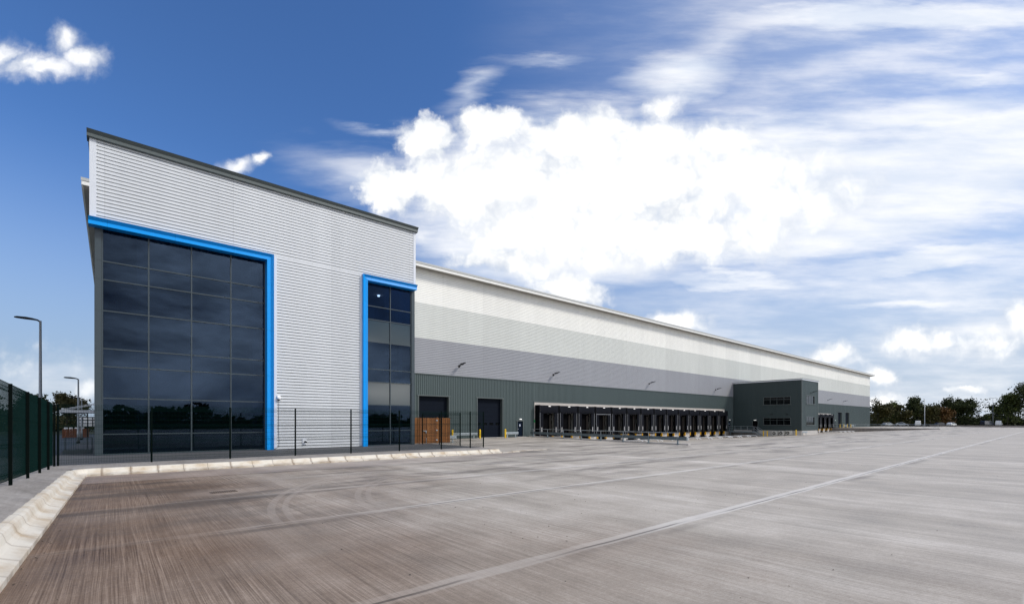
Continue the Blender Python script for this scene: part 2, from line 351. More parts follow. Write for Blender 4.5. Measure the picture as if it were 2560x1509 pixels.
def kerbmat():
    m = bpy.data.materials.new('kerb_concrete'); m.use_nodes = True; T = NT(m.node_tree); b = T.n['Principled BSDF']
    pos = T.new('ShaderNodeNewGeometry').outputs['Position']; X, Y, Z = T.sep(pos)
    n = T.noise(T.map(pos, (1.2, 1.2, 1.6)), 1.5, 5, .55); g = T.noise(pos, 30, 4, .7)
    c = T.ramp(T.m('ADD', T.m('MULTIPLY', n, .8), T.m('MULTIPLY', g, .2)), [(.28, (.42, .31, .19)), (.42, (.57, .50, .40)), (.56, (.66, .62, .54))])
    fx = T.m('ABSOLUTE', T.m('SUBTRACT', T.m('FRACT', T.m('DIVIDE', T.m('ADD', X, .30+.43), .86)), .5))
    fy = T.m('ABSOLUTE', T.m('SUBTRACT', T.m('FRACT', T.m('DIVIDE', T.m('ADD', Y, -23.3+.457), .914)), .5))
    front = T.m('GREATER_THAN', X, -.35)
    fj = T.m('ADD', T.m('MULTIPLY', fx, front), T.m('MULTIPLY', fy, T.m('SUBTRACT', 1, front)))
    stn = T.m('MULTIPLY', T.step(T.m('ADD', fj, T.m('MULTIPLY', T.m('SUBTRACT', T.noise(pos, 7, 3, .6), .5), .12)),   .10, .01), T.step(T.noise(pos, .9, 2, .5), .40, .56))
    c = T.mix(T.m('MULTIPLY', stn, T.m('ADD', .22, T.m('MULTIPLY', front, .26))), c, (.16, .085, .035))
    c = T.mix(T.m('MULTIPLY', T.step(fj, .011, .006), .75), c, (.07, .05, .035))
    low = T.m('MULTIPLY', T.step(Z, .14, .02), T.step(T.noise(pos, 1.1, 4, .6), .45, .62))
    c = T.mix(T.m('MULTIPLY', low, .55), c, (.20, .15, .11))
    T.l.new(c, b.inputs['Base Color']); b.inputs['Roughness'].default_value = .8
    bn = T.new('ShaderNodeBump'); bn.inputs['Strength'].default_value = .2; bn.inputs['Distance'].default_value = .01
    T.l.new(g, bn.inputs['Height']); T.l.new(bn.outputs[0], b.inputs['Normal'])
    MATS['kerb'] = m
kerbmat()

def pavemat(name, lo, hi, scale=1.0):
    m = bpy.data.materials.new(name); m.use_nodes = True; T = NT(m.node_tree); b = T.n['Principled BSDF']
    pos = T.new('ShaderNodeNewGeometry').outputs['Position']
    f = T.m('ADD', T.m('MULTIPLY', T.noise(pos, .9*scale, 6, .65), .6), T.m('MULTIPLY', T.noise(T.map(pos, (12, 1, 1)), 1.6, 4, .7), .25))
    f = T.m('ADD', f, T.m('MULTIPLY', T.noise(pos, 40, 3, .7), .2))
    T.l.new(T.ramp(f, [(.36, lo), (.68, hi)]), b.inputs['Base Color']); b.inputs['Roughness'].default_value = .85
    MATS[name] = m
pavemat('pave', (.16, .145, .13), (.37, .345, .32))
pavemat('grass', (.025, .035, .012), (.07, .075, .03), .15)
pavemat('retain', (.13, .115, .105), (.30, .275, .255), .5)
pavemat('hillgreen', (.05, .07, .03), (.10, .12, .07), .02)

# ------------------------------------------------------------------ mesh helper
class MB:
    def __init__(s): s.v = []; s.f = []
    def poly(s, pts):
        i = len(s.v); s.v += [tuple(p) for p in pts]; s.f.append(tuple(range(i, i+len(pts))))
    def box(s, x0, x1, y0, y1, z0, z1):
        i = len(s.v)
        s.v += [(x0, y0, z0), (x1, y0, z0), (x1, y1, z0), (x0, y1, z0), (x0, y0, z1), (x1, y0, z1), (x1, y1, z1), (x0, y1, z1)]
        s.f += [tuple(i+k for k in q) for q in ((0, 3, 2, 1), (4, 5, 6, 7), (0, 1, 5, 4), (1, 2, 6, 5), (2, 3, 7, 6), (3, 0, 4, 7))]
        return s
    def cbox(s, c, sz): return s.box(c[0]-sz[0]/2, c[0]+sz[0]/2, c[1]-sz[1]/2, c[1]+sz[1]/2, c[2]-sz[2]/2, c[2]+sz[2]/2)
    def bbox(s, x0, x1, y0, y1, z0, z1, b=.02):
        """box with chamfered long edges (vertical prism, 8 sided, plus chamfered top)"""
        def ring(z, k): return [(x0+k, y0, z), (x1-k, y0, z), (x1, y0+k, z), (x1, y1-k, z), (x1-k, y1, z), (x0+k, y1, z), (x0, y1-k, z), (x0, y0+k, z)]
        A = ring(z0, b); B = ring(z1-b, b)
        C_ = [(x0+1.6*b, y0+b, z1), (x1-1.6*b, y0+b, z1), (x1-b, y0+1.6*b, z1), (x1-b, y1-1.6*b, z1), (x1-1.6*b, y1-b, z1), (x0+1.6*b, y1-b, z1), (x0+b, y1-1.6*b, z1), (x0+b, y0+1.6*b, z1)]
        i = len(s.v); s.v += A+B+C_
        for k in range(8):
            n = (k+1) % 8
            s.f += [(i+k, i+n, i+8+n, i+8+k), (i+8+k, i+8+n, i+16+n, i+16+k)]
        s.f += [tuple(i+16+k for k in range(8)), tuple(i+7-k for k in range(8))]
        return s
    def tube(s, pts, r, n=6, cap=True):
        pts = [Vector(p) for p in pts]; rs = r if isinstance(r, (list, tuple)) else [r]*len(pts)
        i0 = len(s.v); up = None
        for k, p in enumerate(pts):
            t = (pts[min(k+1, len(pts)-1)]-pts[max(k-1, 0)]).normalized()
            if up is None: up = Vector((0, 0, 1)) if abs(t.z) < .9 else Vector((1, 0, 0))
            a = t.cross(up).normalized(); b = t.cross(a).normalized(); up = -b if False else up
            for j in range(n):
                an = 2*math.pi*(j+.5)/n; s.v.append(tuple(p+(a*math.cos(an)+b*math.sin(an))*rs[k]))
        for k in range(len(pts)-1):
            for j in range(n):
                q = i0+k*n; s.f.append((q+j, q+(j+1) % n, q+n+(j+1) % n, q+n+j))
        if cap:
            s.f.append(tuple(i0+j for j in reversed(range(n)))); q = i0+(len(pts)-1)*n; s.f.append(tuple(q+j for j in range(n)))
        return s
    def extrude(s, prof, p0, p1, ax, cap=True):
        """profile [(a,b)] in (horizontal axis ax, z) swept from p0 to p1"""
        ax = Vector(ax); i = len(s.v); n = len(prof)
        for p in (Vector(p0), Vector(p1)):
            for a, b in prof: s.v.append(tuple(p+ax*a+Vector((0, 0, b))))
        for k in range(n):
            m_ = (k+1) % n; s.f.append((i+k, i+m_, i+n+m_, i+n+k))
        if cap: s.f += [tuple(i+k for k in reversed(range(n))), tuple(i+n+k for k in range(n))]
        return s
    def corr_h(s, x0, x1, z0, z1, y, pitch=.2, dep=.035):
        z = z0; i = len(s.v); P = []
        while z < z1-.001:
            for fz, dy in ((0, 0), (.74, 0), (.755, dep), (.95, dep)):
                zz = z+fz*pitch
                if zz < z1: P.append((y+dy, zz))
            z += pitch
        P.append((y, z1))
        for yy, zz in P: s.v += [(x0, yy, zz), (x1, yy, zz)]
        for k in range(len(P)-1): s.f.append((i+2*k, i+2*k+1, i+2*k+3, i+2*k+2))
        return s
    def corr_v(s, x0, x1, z0, z1, y, pitch=.25, dep=.04, axis='x'):
        P = []; x = x0; i = len(s.v)
        while x < x1-.001:
            for fx, dy in ((0, 0), (.45, 0), (.56, dep), (.89, dep)):
                xx = x+fx*pitch
                if xx < x1: P.append((xx, y+dy))
            x += pitch
        P.append((x1, y))
        for xx, yy in P:
            if axis == 'x': s.v += [(xx, yy, z0), (xx, yy, z1)]
            else: s.v += [(yy, xx, z0), (yy, xx, z1)]
        for k in range(len(P)-1): s.f.append((i+2*k, i+2*k+2, i+2*k+3, i+2*k+1))
        return s
    def leaf(s, c, r, rnd):
        a = Vector((rnd.gauss(0, 1), rnd.gauss(0, 1), rnd.gauss(0, .8))).normalized(); b = a.orthogonal().normalized()
        b = Matrix.Rotation(rnd.uniform(0, 6.28), 3, a) @ b; c2 = a.cross(b); c = Vector(c)
        s.poly((c-b*r, c-c2*r*.55, c+b*r*rnd.uniform(.7, 1.1), c+c2*r*.6))
    def build(s, name, m, parent=None, loc=None, smooth=False):
        me = bpy.data.meshes.new(name); me.from_pydata(s.v, [], s.f)
        me.materials.append(MATS[m] if isinstance(m, str) else m)
        if smooth:
            for p in me.polygons: p.use_smooth = True
        me.update(); o = bpy.data.objects.new(name, me); COL.objects.link(o)
        if parent: o.parent = parent
        if loc: o.location = loc
        return o

def tag(o, label, cat, group=None):
    o['label'] = label; o['category'] = cat
    if group: o['group'] = group
    return o
def thing(name, label, cat, loc=(0, 0, 0), rz=0, group=None):
    o = bpy.data.objects.new(name, None); COL.objects.link(o); o.location = loc; o.rotation_euler = (0, 0, rz)
    o.empty_display_size = .3
    return tag(o, label, cat, group)
def struct(o): o['kind'] = 'structure'; return o
def stuff(o): o['kind'] = 'stuff'; return o
KIDS = {}
def kids(o): return [c for c in bpy.data.objects if c.parent == o]
def dup(root, loc, rz=None, label=None, scale=None):
    def rec(o, par):
        c = o.copy(); COL.objects.link(c)
        if par: c.parent = par
        for k in kids(o): rec(k, c)
        return c
    r = rec(root, None); r.location = loc
    if rz is not None: r.rotation_euler = (0, 0, rz)
    if label: r['label'] = label
    if scale: r.scale = scale
    return r
ORD = ['first', 'second', 'third', 'fourth', 'fifth', 'sixth', 'seventh', 'eighth', 'ninth', 'tenth', 'eleventh', 'twelfth', 'thirteenth', 'fourteenth', 'fifteenth', 'sixteenth', 'seventeenth', 'eighteenth', 'nineteenth', 'twentieth', 'twenty-first', 'twenty-second', 'twenty-third', 'twenty-fourth', 'twenty-fifth', 'twenty-sixth', 'twenty-seventh', 'twenty-eighth']

# ------------------------------------------------------------------ ground
WY = 47.4                       # warehouse wall line
g = MB(); a, b_ = (-1.3, 247.5), (-90, 47.4); L = 3000
for q in (((-L, -L), (L, -L), (L, b_[0]), (-L, b_[0])), ((-L, b_[1]), (L, b_[1]), (L, L), (-L, L)),
          ((-L, b_[0]), (a[0], b_[0]), (a[0], b_[1]), (-L, b_[1])), ((a[1], b_[0]), (L, b_[0]), (L, b_[1]), (a[1], b_[1]))):
    g.poly([(x, y, -.03) for x, y in q])
struct(g.build('ground', 'grass'))
y_ = MB(); J = 172.0
BX = lambda y: 38.1+(y-21.5)*.205       # line of the dock kerb
y_.poly([(-1.3, -90, 0), (247.5, -90, 0), (247.5, 21.5, 0), (J, 21.5, 0), (BX(21.5), 21.5, 0), (19.7, 21.5, 0), (-1.3, 21.5, 0)])
y_.poly([(-1.3, 21.5, 0), (19.7, 21.5, 0), (19.7, 24.25, 0), (-1.3, 24.25, 0)])
y_.poly([(19.7, 21.5, 0), (BX(21.5), 21.5, 0), (BX(WY), WY, 0), (19.7, WY, 0)])
y_.poly([(BX(21.5), 21.5, 0), (J, 21.5, 0), (J, 44, -1.2), (BX(44), 44, -1.2)])
y_.poly([(BX(44), 44, -1.2), (J, 44, -1.2), (J, 47.5, -1.2), (BX(47.5), 47.5, -1.2)])
struct(y_.build('yard', 'yard'))
ap = MB(); ap.poly([(J+.3, 21.5, .004), (247.5, 21.5, .004), (247.5, 25, .12), (J+.3, 25, .12)]); ap.poly([(J+.3, 25, .12), (247.5, 25, .12), (247.5, WY, .12), (J+.3, WY, .12)])
struct(ap.build('level_apron', 'yard'))
# pavement between kerb and fence, tarmac path in front of the offices
pv = MB(); pv.poly([(-1.25, 24.1, .255), (19.55, 24.1, .255), (19.75, 26.5, .26), (-1.9, 26.5, .26)])
zl = lambda y: .26+max(0, 26.2-y)*.028
ys = [26.5, 24.1, 20, 15, 10, 5, 0, -8, -20]
kx = lambda y: -.756-(23.6-y)*.0172            # front edge of the left kerb
kz = lambda y: .25+max(0, 23.6-y)*.010
for k in range(len(ys)-1):
    ya, yb = ys[k], ys[k+1]
    pv.poly([(min(-1.2, kx(ya)-.44), ya, kz(ya)-.004 if ya < 24.2 else .259), (-2.3, ya, zl(ya)+.01), (-2.3, yb, zl(yb)+.01), (min(-1.2, kx(yb)-.44), yb, kz(yb)-.004)])
struct(pv.build('pavement', 'pave'))
tp = MB(); tp.poly([(-2.3, 26.5, .262), (19.75, 26.5, .262), (19.75, 33.6, .262), (-2.3, 33.6, .262)]); tp.poly([(-2.3, 33.6, .262), (-.72, 33.6, .262), (-.72, 60, .1), (-2.3, 60, .1)])
struct(tp.build('tarmac_path', 'tarmac'))
cp = MB(); cp.poly([(-60, -40, .12), (-2.3, -40, .12), (-2.3, 60, .1), (-60, 60, .1)]); cp.poly([(-60, 60, .1), (-.72, 60, .1), (-.72, 100, .06), (-60, 100, .06)])
struct(cp.build('car_park', 'car_park'))

# containment kerb: tall rolled profile in 0.86 m stones
kb = MB()
prof = [(0, 0), (0, .055), (.10, .075), (.20, .10), (.255, .14), (.275, .19), (.30, .232), (.35, .258), (.43, .266), (.50, .255), (.52, .0)]
def kerb_run(pts_start, direction, inward, n, unit, zf=lambda t: 1.0, first=0):
    for k in range(n):
        t0 = first+k*unit+.0015; t1 = first+(k+1)*unit-.0015
        p0 = Vector(pts_start)+Vector(direction)*t0; p1 = Vector(pts_start)+Vector(direction)*t1
        s = zf((t0+t1)/2); jit = random.uniform(-.002, .002)
        kb.extrude([(a_, z_*s+jit*(z_ > .01)) for a_, z_ in prof], p0, p1, inward)
random.seed(4)
kerb_run((-.30, 23.66, 0), (1, .0075, 0), (0, 1, 0), 23, .86)
kerb_run((-.70, 23.66, 0), (1, 0, 0), (0, 1, 0), 1, .40)
lk = Vector((-.0172, -1, 0)).normalized()
kerb_run((-.76, 23.3, 0), tuple(lk), (-1, 0, 0), 40, .914, lambda t: 1+.035*t)
# mitred corner stones
cpts = [(-.70, 23.66, 0), (-.74, 23.58, 0), (-.765, 23.48, 0), (-.76, 23.3, 0)]
for k, (p, ia) in enumerate(zip(cpts[:-1], ((-.25, .95, 0), (-.6, .8, 0), (-.92, .38, 0)))):
    pass
def corner():
    angs = [(0, 1), (-.38, .92), (-.71, .71), (-.92, .38), (-1, 0)]; i = len(kb.v); n = len(prof)
    cx, cy = -.70, 23.30
    base = [(-.70, 23.66), (-.722, 23.63), (-.742, 23.55), (-.756, 23.44), (-.76, 23.30)]
    for (bx, by), (ux, uy) in zip(base, angs):
        for a_, z_ in prof: kb.v.append((bx+ux*a_, by+uy*a_, z_))
    for s in range(4):
        for k in range(n-1): kb.f.append((i+s*n+k, i+s*n+k+1, i+(s+1)*n+k+1, i+(s+1)*n+k))
corner()
ko = kb.build('containment_kerb', 'kerb'); struct(ko)
# low flush edging running on from the kerb end
fe = MB(); fe.box(19.52, 21.0, 23.80, 23.95, .0, .035); fe.box(21.0, 24.3, 24.55, 24.70, .0, .03)
struct(fe.build('edging_kerb', 'kerb'))
# dock ramp: upstand along the barrier and its side wall
dk = MB(); nb = Vector((.205, 1, 0)).normalized(); na = Vector((nb.y, -nb.x, 0))
dk.extrude([(-.02, -1.5), (-.02, .10), (.0, .12), (.26, .12), (.28, .10), (.28, -1.5)], (BX(21.0), 21.0, 0), (BX(47.3), 47.3, 0), tuple(na))
struct(dk.build('dock_kerb', 'conc_light'))

# ------------------------------------------------------------------ office building
OF = thing('office_building', 'three-storey silver-clad office block with bright blue frames round its dark glass walls', 'building', (8.5, 33.05, .26))
OF_loc = Vector((8.5, 33.05, .26))
def part(mb, name, m, par, smooth=False):
    o = mb.build(name, m, None, None, smooth)
    base = par
    off = Vector((0, 0, 0))
    p = par
    while p is not None: off += p.location; p = p.parent
    o.parent = par; o.location = -off
    return o
def boxparts(name, m, par, boxes):
    for b in boxes: part(MB().box(*b), name, m, par)
CY = 32.6; XL, XR = -.90, 17.95; ZT = 16.78; ZG = .30; ZO = 12.42
c = MB(); c.corr_h(XL+.27, XR-.2, 12.62, ZT, CY, .19, .07); c.corr_h(8.02, 13.5, ZG, 12.62, CY, .19, .07)
part(c, 'wall_cladding', 'clad_silver', OF)
t = MB(); boxparts('corner_trim', 'trim_silver', OF, [(XL, XL+.27, CY-.02, CY+.4, 12.62, ZT), (XR-.2, XR, CY-.02, CY+.4, 12.62, ZT), (7.78, 8.02, CY-.02, CY+.1, ZG, 12.60), (13.5, 13.68, CY-.02, CY+.1, ZG, 12.60)])
# screw heads on the sheets
sc_ = MB(); random.seed(7)
zz = 12.62
while zz < ZT-.2:
    x = XL+.32+(.9 if int(zz/.19) % 2 else 0)
    while x < XR-.3: sc_.cbox((x, CY-.006, zz+.02), (.02, .012, .02)); x += 1.8
    zz += .19*2
stuff(part(sc_, 'screw_heads', 'roof_grey', OF))
rf = MB()
rf.extrude([(0, 16.70), (-.16, 16.72), (-.16, 16.88), (-.30, 17.05), (-.20, 17.07), (.5, 17.0), (.5, 16.70)], (XL-.10, CY-.02, 0), (XR+.10, CY-.02, 0), (0, 1, 0))
part(rf, 'roof_fascia', 'trim_dark', OF)
rb = MB(); rb.box(XL-.05, XR+.05, CY+.48, WY-.05, 16.60, 16.96); part(rb, 'roof', 'roof_grey', OF)
bw = MB()      # side and rear walls, recessed soffits
bw.box(-.72, -.60, 33.30, WY-.06, .0, 16.6); bw.box(17.90, 18.02, 33.30, WY-.06, .0, 16.6)
bw.box(XL+.02, XR-.02, CY+.06, CY+.40, 12.66, 16.6)
bw.box(-.60, 17.90, WY-.3, WY-.08, .0, 16.6)
bw.box(7.95, 13.55, CY+.06, 33.3, .0, 12.66)
bw.box(XL, 7.95, CY+.02, 33.28, 12.46, 12.64); bw.box(13.55, XR+.02, CY+.02, 33.28, 12.46, 12.64)
part(bw, 'wall', 'trim_dark', OF)
# blue portal frames: splayed inner face + flat inner lip, mitred at the corner
def blue_frame(outline, closed_end):
    """outline: points (x,z, ox,oz) outer corner and the direction into the opening"""
    mb = MB(); prof_ = [(0, .08), (0, -.24), (.17, -.10), (.37, -.13), (.37, .42)]   # (distance into opening, y from CY)
    i = len(mb.v); n = len(prof_)
    for (x, z, ox, oz) in outline:
        for a_, yy in prof_: mb.v.append((x+ox*a_, CY+yy, z+oz*a_))
    for s in range(len(outline)-1):
        for k in range(n-1): mb.f.append((i+s*n+k, i+s*n+k+1, i+(s+1)*n+k+1, i+(s+1)*n+k))
    mb.f.append(tuple(i+k for k in range(n))); q = i+(len(outline)-1)*n; mb.f.append(tuple(q+k for k in range(n)))
    return mb
part(blue_frame([(XL-.04, 12.62, 0, -1), (7.80, 12.62, -1, -1), (7.80, .27, -1, 0)], 0), 'blue_frame', 'blue', OF)
part(blue_frame([(13.66, .27, 1, 0), (13.66, 12.62, 1, -1), (XR+.06, 12.62, 0, -1)], 0), 'blue_frame', 'blue', OF)
# curtain walling
GY = 33.05
ROWS = [.27, 1.38, 3.30, 4.98, 5.93, 7.94, 9.58, 10.56, 12.45]
def curtain(x0, xs, x1, side):
    fr = MB()
    for x in xs: fr.box(x-.03, x+.03, GY-.06, GY+.10, .27, 12.45)
    for z in ROWS[1:-1]:
        for k in range(len(xs)-1): fr.box(xs[k]+.03, xs[k+1]-.03, GY-.05, GY+.08, z-.028, z+.028)
    fr.box(xs[0]+.03, xs[-1]-.03, GY-.05, GY+.08, .27, .33)
    cw = part(fr, 'curtain_wall', 'mullion', OF)
    for k in range(len(xs)-1):
        for r in range(8):
            mb = MB(); mb.box(xs[k]+.035, xs[k+1]-.035, GY, GY+.02, ROWS[r]+(.065 if r == 0 else .03), ROWS[r+1]-.03)
            sp = side == 'r' and r in (2, 5)
            part(mb, 'spandrel_panel' if sp else 'glass_pane', 'glass_spandrel' if sp else 'glass', cw)
    return cw
curtain(0, [-.40, 1.55, 3.53, 5.53, 7.40], 0, 'l')
curtain(0, [14.05, 16.03, 17.77], 0, 'r')
for xa, xb in ((-.70, -.435), (17.805, 18.06)):      # grey corner casings beside the glass, jointed at the transoms
    ca = MB(); ca.box(xa+.01, xb-.01, GY-.09, 33.28, .2, 12.5)
    for k in range(8): ca.box(xa, xb, GY-.10, 33.30, ROWS[k]+.012, ROWS[k+1]-.012)
    part(ca, 'corner_casing', 'mullion', OF)
# interior seen through the tinted glass
it = MB()
for z0, z1 in ((.10, .26), (3.55, 4.80), (8.15, 9.40)): it.box(-.58, 17.88, 33.45, 46.9, z0, z1)
part(it, 'floor_slab', 'ceiling', OF)
ic = MB()
for x in (1.2, 7.0, 13.0, 17.2):
    for z0, z1 in ((.27, 3.54), (4.81, 8.14), (9.41, 12.6)): ic.box(x-.16, x+.16, 33.6, 33.92, z0, z1)
for z0, z1 in ((.27, 3.54), (4.81, 8.14), (9.41, 12.6)): ic.box(-.58, 17.88, 40.0, 40.15, z0, z1)
part(ic, 'interior_column', 'plaster', OF)
for z0, z1 in ((10.3, 12.4), (5.6, 7.9)):
    z = z0; bl = MB()
    while z < z1: bl.box(16.35, 17.5, 34.6, 34.66, z, z+.07); z += .11
    part(bl, 'window_blind', 'plaster', OF)
il = MB(); il.tube([(16.1, 35.2, 11.98), (16.1, 35.2, 12.06)], .09, 12); part(il, 'ceiling_lamp', 'interior_lamp', OF)
cc = MB(); cc.box(-.55, 17.8, 33.5, 40, 12.08, 12.14); part(cc, 'ceiling', 'ceiling', OF)
# entrance canopy on the far left side, hung on tie rods
en = MB(); en.box(-2.45, -.73, 38.6, 42.2, 2.60, 2.76); eo = part(en, 'entrance_canopy', 'trim_silver', OF)
for y in (38.9, 40.4, 41.9): tr = MB(); tr.tube([(-2.25, y, 2.80), (-.72, y, 3.22)], .013, 6); tr.box(-2.32, -2.2, y-.04, y+.04, 2.76, 2.86); part(tr, 'tie_rod', 'white_plastic', eo)

# ------------------------------------------------------------------ warehouse
WH = thing('warehouse', 'very long warehouse clad in white, pale grey, dark grey and green bands', 'building', (110, WY, 0))
X0, X1 = -1.0, 219.5
m_ = MB(); m_.corr_h(X0, X1, 15.59, 19.6, WY, .2, .05); part(m_, 'white_cladding', 'clad_white', WH)
m_ = MB(); m_.corr_h(X0, X1, 11.58, 15.59, WY, .2, .05); part(m_, 'pale_grey_cladding', 'clad_pale', WH)
m_ = MB(); m_.corr_h(X0, X1, 7.58, 11.58, WY, .2, .05); part(m_, 'dark_grey_cladding', 'clad_grey', WH)
fl = MB(); fl.box(X0, X1, WY-.07, WY+.1, 7.47, 7.58); part(fl, 'drip_flashing', 'trim_dark', WH)
gz = MB(); GB = .02
DK0, DK1, D2, D3 = 44.55, 100.72, 156.85, 172.95
segs = [(X0, 26.5, .0, 7.47), (26.5, 30.5, 5.0, 7.47), (30.5, 34.74, GB, 7.47), (34.74, 38.77, 5.0, 7.47), (38.77, 41.25, GB, 7.47), (41.25, 42.45, 2.2, 7.47), (42.45, DK0, GB, 7.47),
        (DK0, DK1, 4.75, 7.47), (DK1, 102.6, -1.25, 7.47), (102.6, 103.75, 2.25, 7.47), (103.75, 105, -1.25, 7.47), (114.6, D2, -1.25, 7.47), (D2, D3, 4.55, 7.47),
        (D3, 176.5, .1, 7.47), (176.5, 177.6, 2.3, 7.47), (177.6, 180.1, .1, 7.47), (180.1, 184.2, 5.12, 7.47), (184.2, 188.3, .1, 7.47), (188.3, 192.4, 5.12, 7.47), (192.4, X1, .1, 7.47)]
for s in segs: gz.corr_v(*s, WY, .25, .04)
part(gz, 'green_cladding', 'clad_green', WH)
bk = MB()      # inner leaf and blank side walls
bk.box(X0, X0+.2, WY+.1, 150, -.2, 19.3); bk.box(X1-.2, X1, WY+.06, 150, -.2, 19.3)
bk.box(X0+.2, X1-.2, WY+.9, WY+1.0, -1.5, 19.2); bk.box(X0, X1, 149.9, 150.1, 0, 19.3)
part(bk, 'wall', 'clad_pale', WH)
# flashings round the openings
def surround(x0, x1, z1, z0=.0):
    dt = MB(); dt.box(x0-.12, x0, WY-.05, WY+.5, z0, z1+.1); dt.box(x1, x1+.12, WY-.05, WY+.5, z0, z1+.1); dt.box(x0-.22, x1+.22, WY-.06, WY+.5, z1, z1+.12); part(dt, 'opening_trim', 'trim_dark', WH)
surround(26.5, 30.5, 5.0); surround(34.74, 38.77, 5.0); surround(180.1, 184.2, 5.12, .12); surround(188.3, 192.4, 5.12, .12)
boxparts('opening_trim', 'trim_dark', WH, [(DK0-.25, DK1+.3, WY-.075, WY-.01, 4.74, 4.85)])
rg = MB()
rg.box(X0-.7, X1+2.2, WY-1.0, 151, 19.62, 19.84); part(rg, 'roof', 'roof_grey', WH)
ef = MB(); ef.box(X0-.7, X1+2.2, WY-1.03, WY-.95, 19.34, 19.60); ef.box(X0-.72, X0-.62, WY-.95, 151, 19.34, 19.60); ef.box(X1+2.1, X1+2.2, WY-.95, 151, 19.34, 19.60)
part(ef, 'eave_fascia', 'trim_white', WH)
sf = MB(); sf.box(X0-.62, X1+2.1, WY-.945, WY-.005, 19.42, 19.50); sf.box(X0-.62, X0-.005, WY, 150, 19.42, 19.50); part(sf, 'eave_soffit', 'soffit', WH)
ed = MB(); ed.box(X0-.74, X1+2.24, WY-1.06, WY-1.0, 19.63, 19.86); part(ed, 'gutter_edge', 'roof_grey', WH)
def roller(x0, x1, z1, z0, panels=True):
    d = MB(); n = int((z1-z0)/.5)
    for k in range(n): d.box(x0, x1, WY+.42, WY+.47, z0+k*(z1-z0)/n+.008, z0+(k+1)*(z1-z0)/n-.008)
    d.box(x0, x1, WY+.45, WY+.52, z0, z1)
    o = part(d, 'roller_door', 'charcoal_door', WH)
    if panels:
        for k in range(4):
            v = MB(); cxp = x0+(k+.5)*(x1-x0)/4; v.box(cxp-.3, cxp+.3, WY+.40, WY+.425, 1.62, 1.92); part(v, 'vision_panel', 'glass_dark', o)
    return o
roller(26.5, 30.5, 5.0, .0); roller(34.74, 38.77, 5.0, .02); roller(180.1, 184.2, 5.12, .13, False); roller(188.3, 192.4, 5.12, .13, False)
def pdoor(x0, x1, z0, z1, sign=True):
    d = MB(); d.box(x0+.06, x1-.06, WY+.06, WY+.12, z0+.02, z1-.04); o = part(d, 'personnel_door', 'door_navy', WH)
    f = MB(); f.box(x0-.03, x0+.06, WY-.05, WY+.14, z0, z1); f.box(x1-.06, x1+.03, WY-.05, WY+.14, z0, z1); f.box(x0-.18, x1+.18, WY-.07, WY+.14, z1-.02, z1+.10); part(f, 'door_frame', 'trim_dark', o)
    h = MB(); h.box(x0+.16, x0+.30, WY+.01, WY+.06, z0+1.0, z0+1.06); part(h, 'door_handle', 'alu', o)
    if sign:
        s = MB(); s.box((x0+x1)/2-.09, (x0+x1)/2+.09, WY+.045, WY+.06, z0+1.42, z0+1.68); part(s, 'door_sign', 'sign_white', o)
        s = MB(); s.tube([((x0+x1)/2, WY+.045, z0+1.59), ((x0+x1)/2, WY+.03, z0+1.59)], .06, 12); part(s, 'door_sign', 'sign_blue', o)
    l = MB(); l.bbox((x0+x1)/2-.19, (x0+x1)/2+.19, WY-.16, WY-.03, z1+.17, z1+.29, .02); part(l, 'door_lamp', 'lamp_white', o)
pdoor(41.3, 42.42, .02, 2.15); pdoor(102.62, 103.73, .02, 2.2); pdoor(176.55, 177.55, .13, 2.25)
boxparts('door_threshold', 'conc_light', WH, [(34.5, 39.0, WY-.35, WY+.45, .003, .035), (41.0, 42.8, WY-.5, WY+.1, .003, .035)])
boxparts('dock_lintel', 'conc_lintel', WH, [(DK0-.08, DK1+.08, WY-.04, WY+.35, 4.34, 4.73), (D2, D3, WY-.04, WY+.3, 4.20, 4.54)]); boxparts('dock_jamb', 'conc_lintel', WH, [(DK0-.10, DK0+.0, WY-.05, WY+.3, .0, 4.34)])
tl = MB(); tl.box(DK0-.2, DK0-.07, WY-.14, WY-.06, 1.95, 2.3); part(tl, 'traffic_light', 'green_light', WH)
boxparts('plinth', 'retain', WH, [(DK1, 105, WY-.1, WY+.3, -1.5, -.05), (D2-.2, D3+.3, WY+.1, WY+.5, -1.5, .1), (DK0, DK1, WY+.1, WY+.5, -1.5, .0)])

# wall lights along the warehouse
def wall_light(x, y, z, label, wh='black_metal'):
    r = thing('wall_light', label, 'wall light', (x, y, z), 0, 'flood lights on the walls')
    b = MB(); b.box(-.10, .10, -.07, 0, -.14, .14); b.tube([(0, -.05, 0), (0, -.3, .03), (0, -.5, .16)], .03, 6); b.build('bracket', wh, r)
    h = MB(); h.poly([(-.2, -.40, .10), (.2, -.40, .10), (.14, -1.25, .30), (-.14, -1.25, .30)]); h.poly([(-.14, -1.25, .34), (.14, -1.25, .34), (.2, -.40, .22), (-.2, -.40, .22)])
    h.poly([(-.2, -.4, .1), (-.14, -1.25, .3), (-.14, -1.25, .34), (-.2, -.4, .22)]); h.poly([(.2, -.4, .22), (.14, -1.25, .34), (.14, -1.25, .3), (.2, -.4, .1)])
    h.poly([(-.14, -1.25, .3), (.14, -1.25, .3), (.14, -1.25, .34), (-.14, -1.25, .34)]); h.poly([(-.2, -.4, .22), (.2, -.4, .22), (.2, -.4, .1), (-.2, -.4, .1)])
    h.build('lamp_head', wh, r)
    return r
WL = wall_light(32.0, WY, 8.75, 'black wall light above the gap between the two roller doors')
for x, lab in ((48.2, 'black wall light above the second dock bay from the barrier'), (72.3, 'black wall light above the middle of the dock row'), (96.8, 'black wall light just before the green two-storey block'),
               (169.8, 'black wall light above the far dock bays beyond the green block'), (186.0, 'black wall light above the two far tall doors')):
    dup(WL, (x, WY, 8.75), 0, lab)
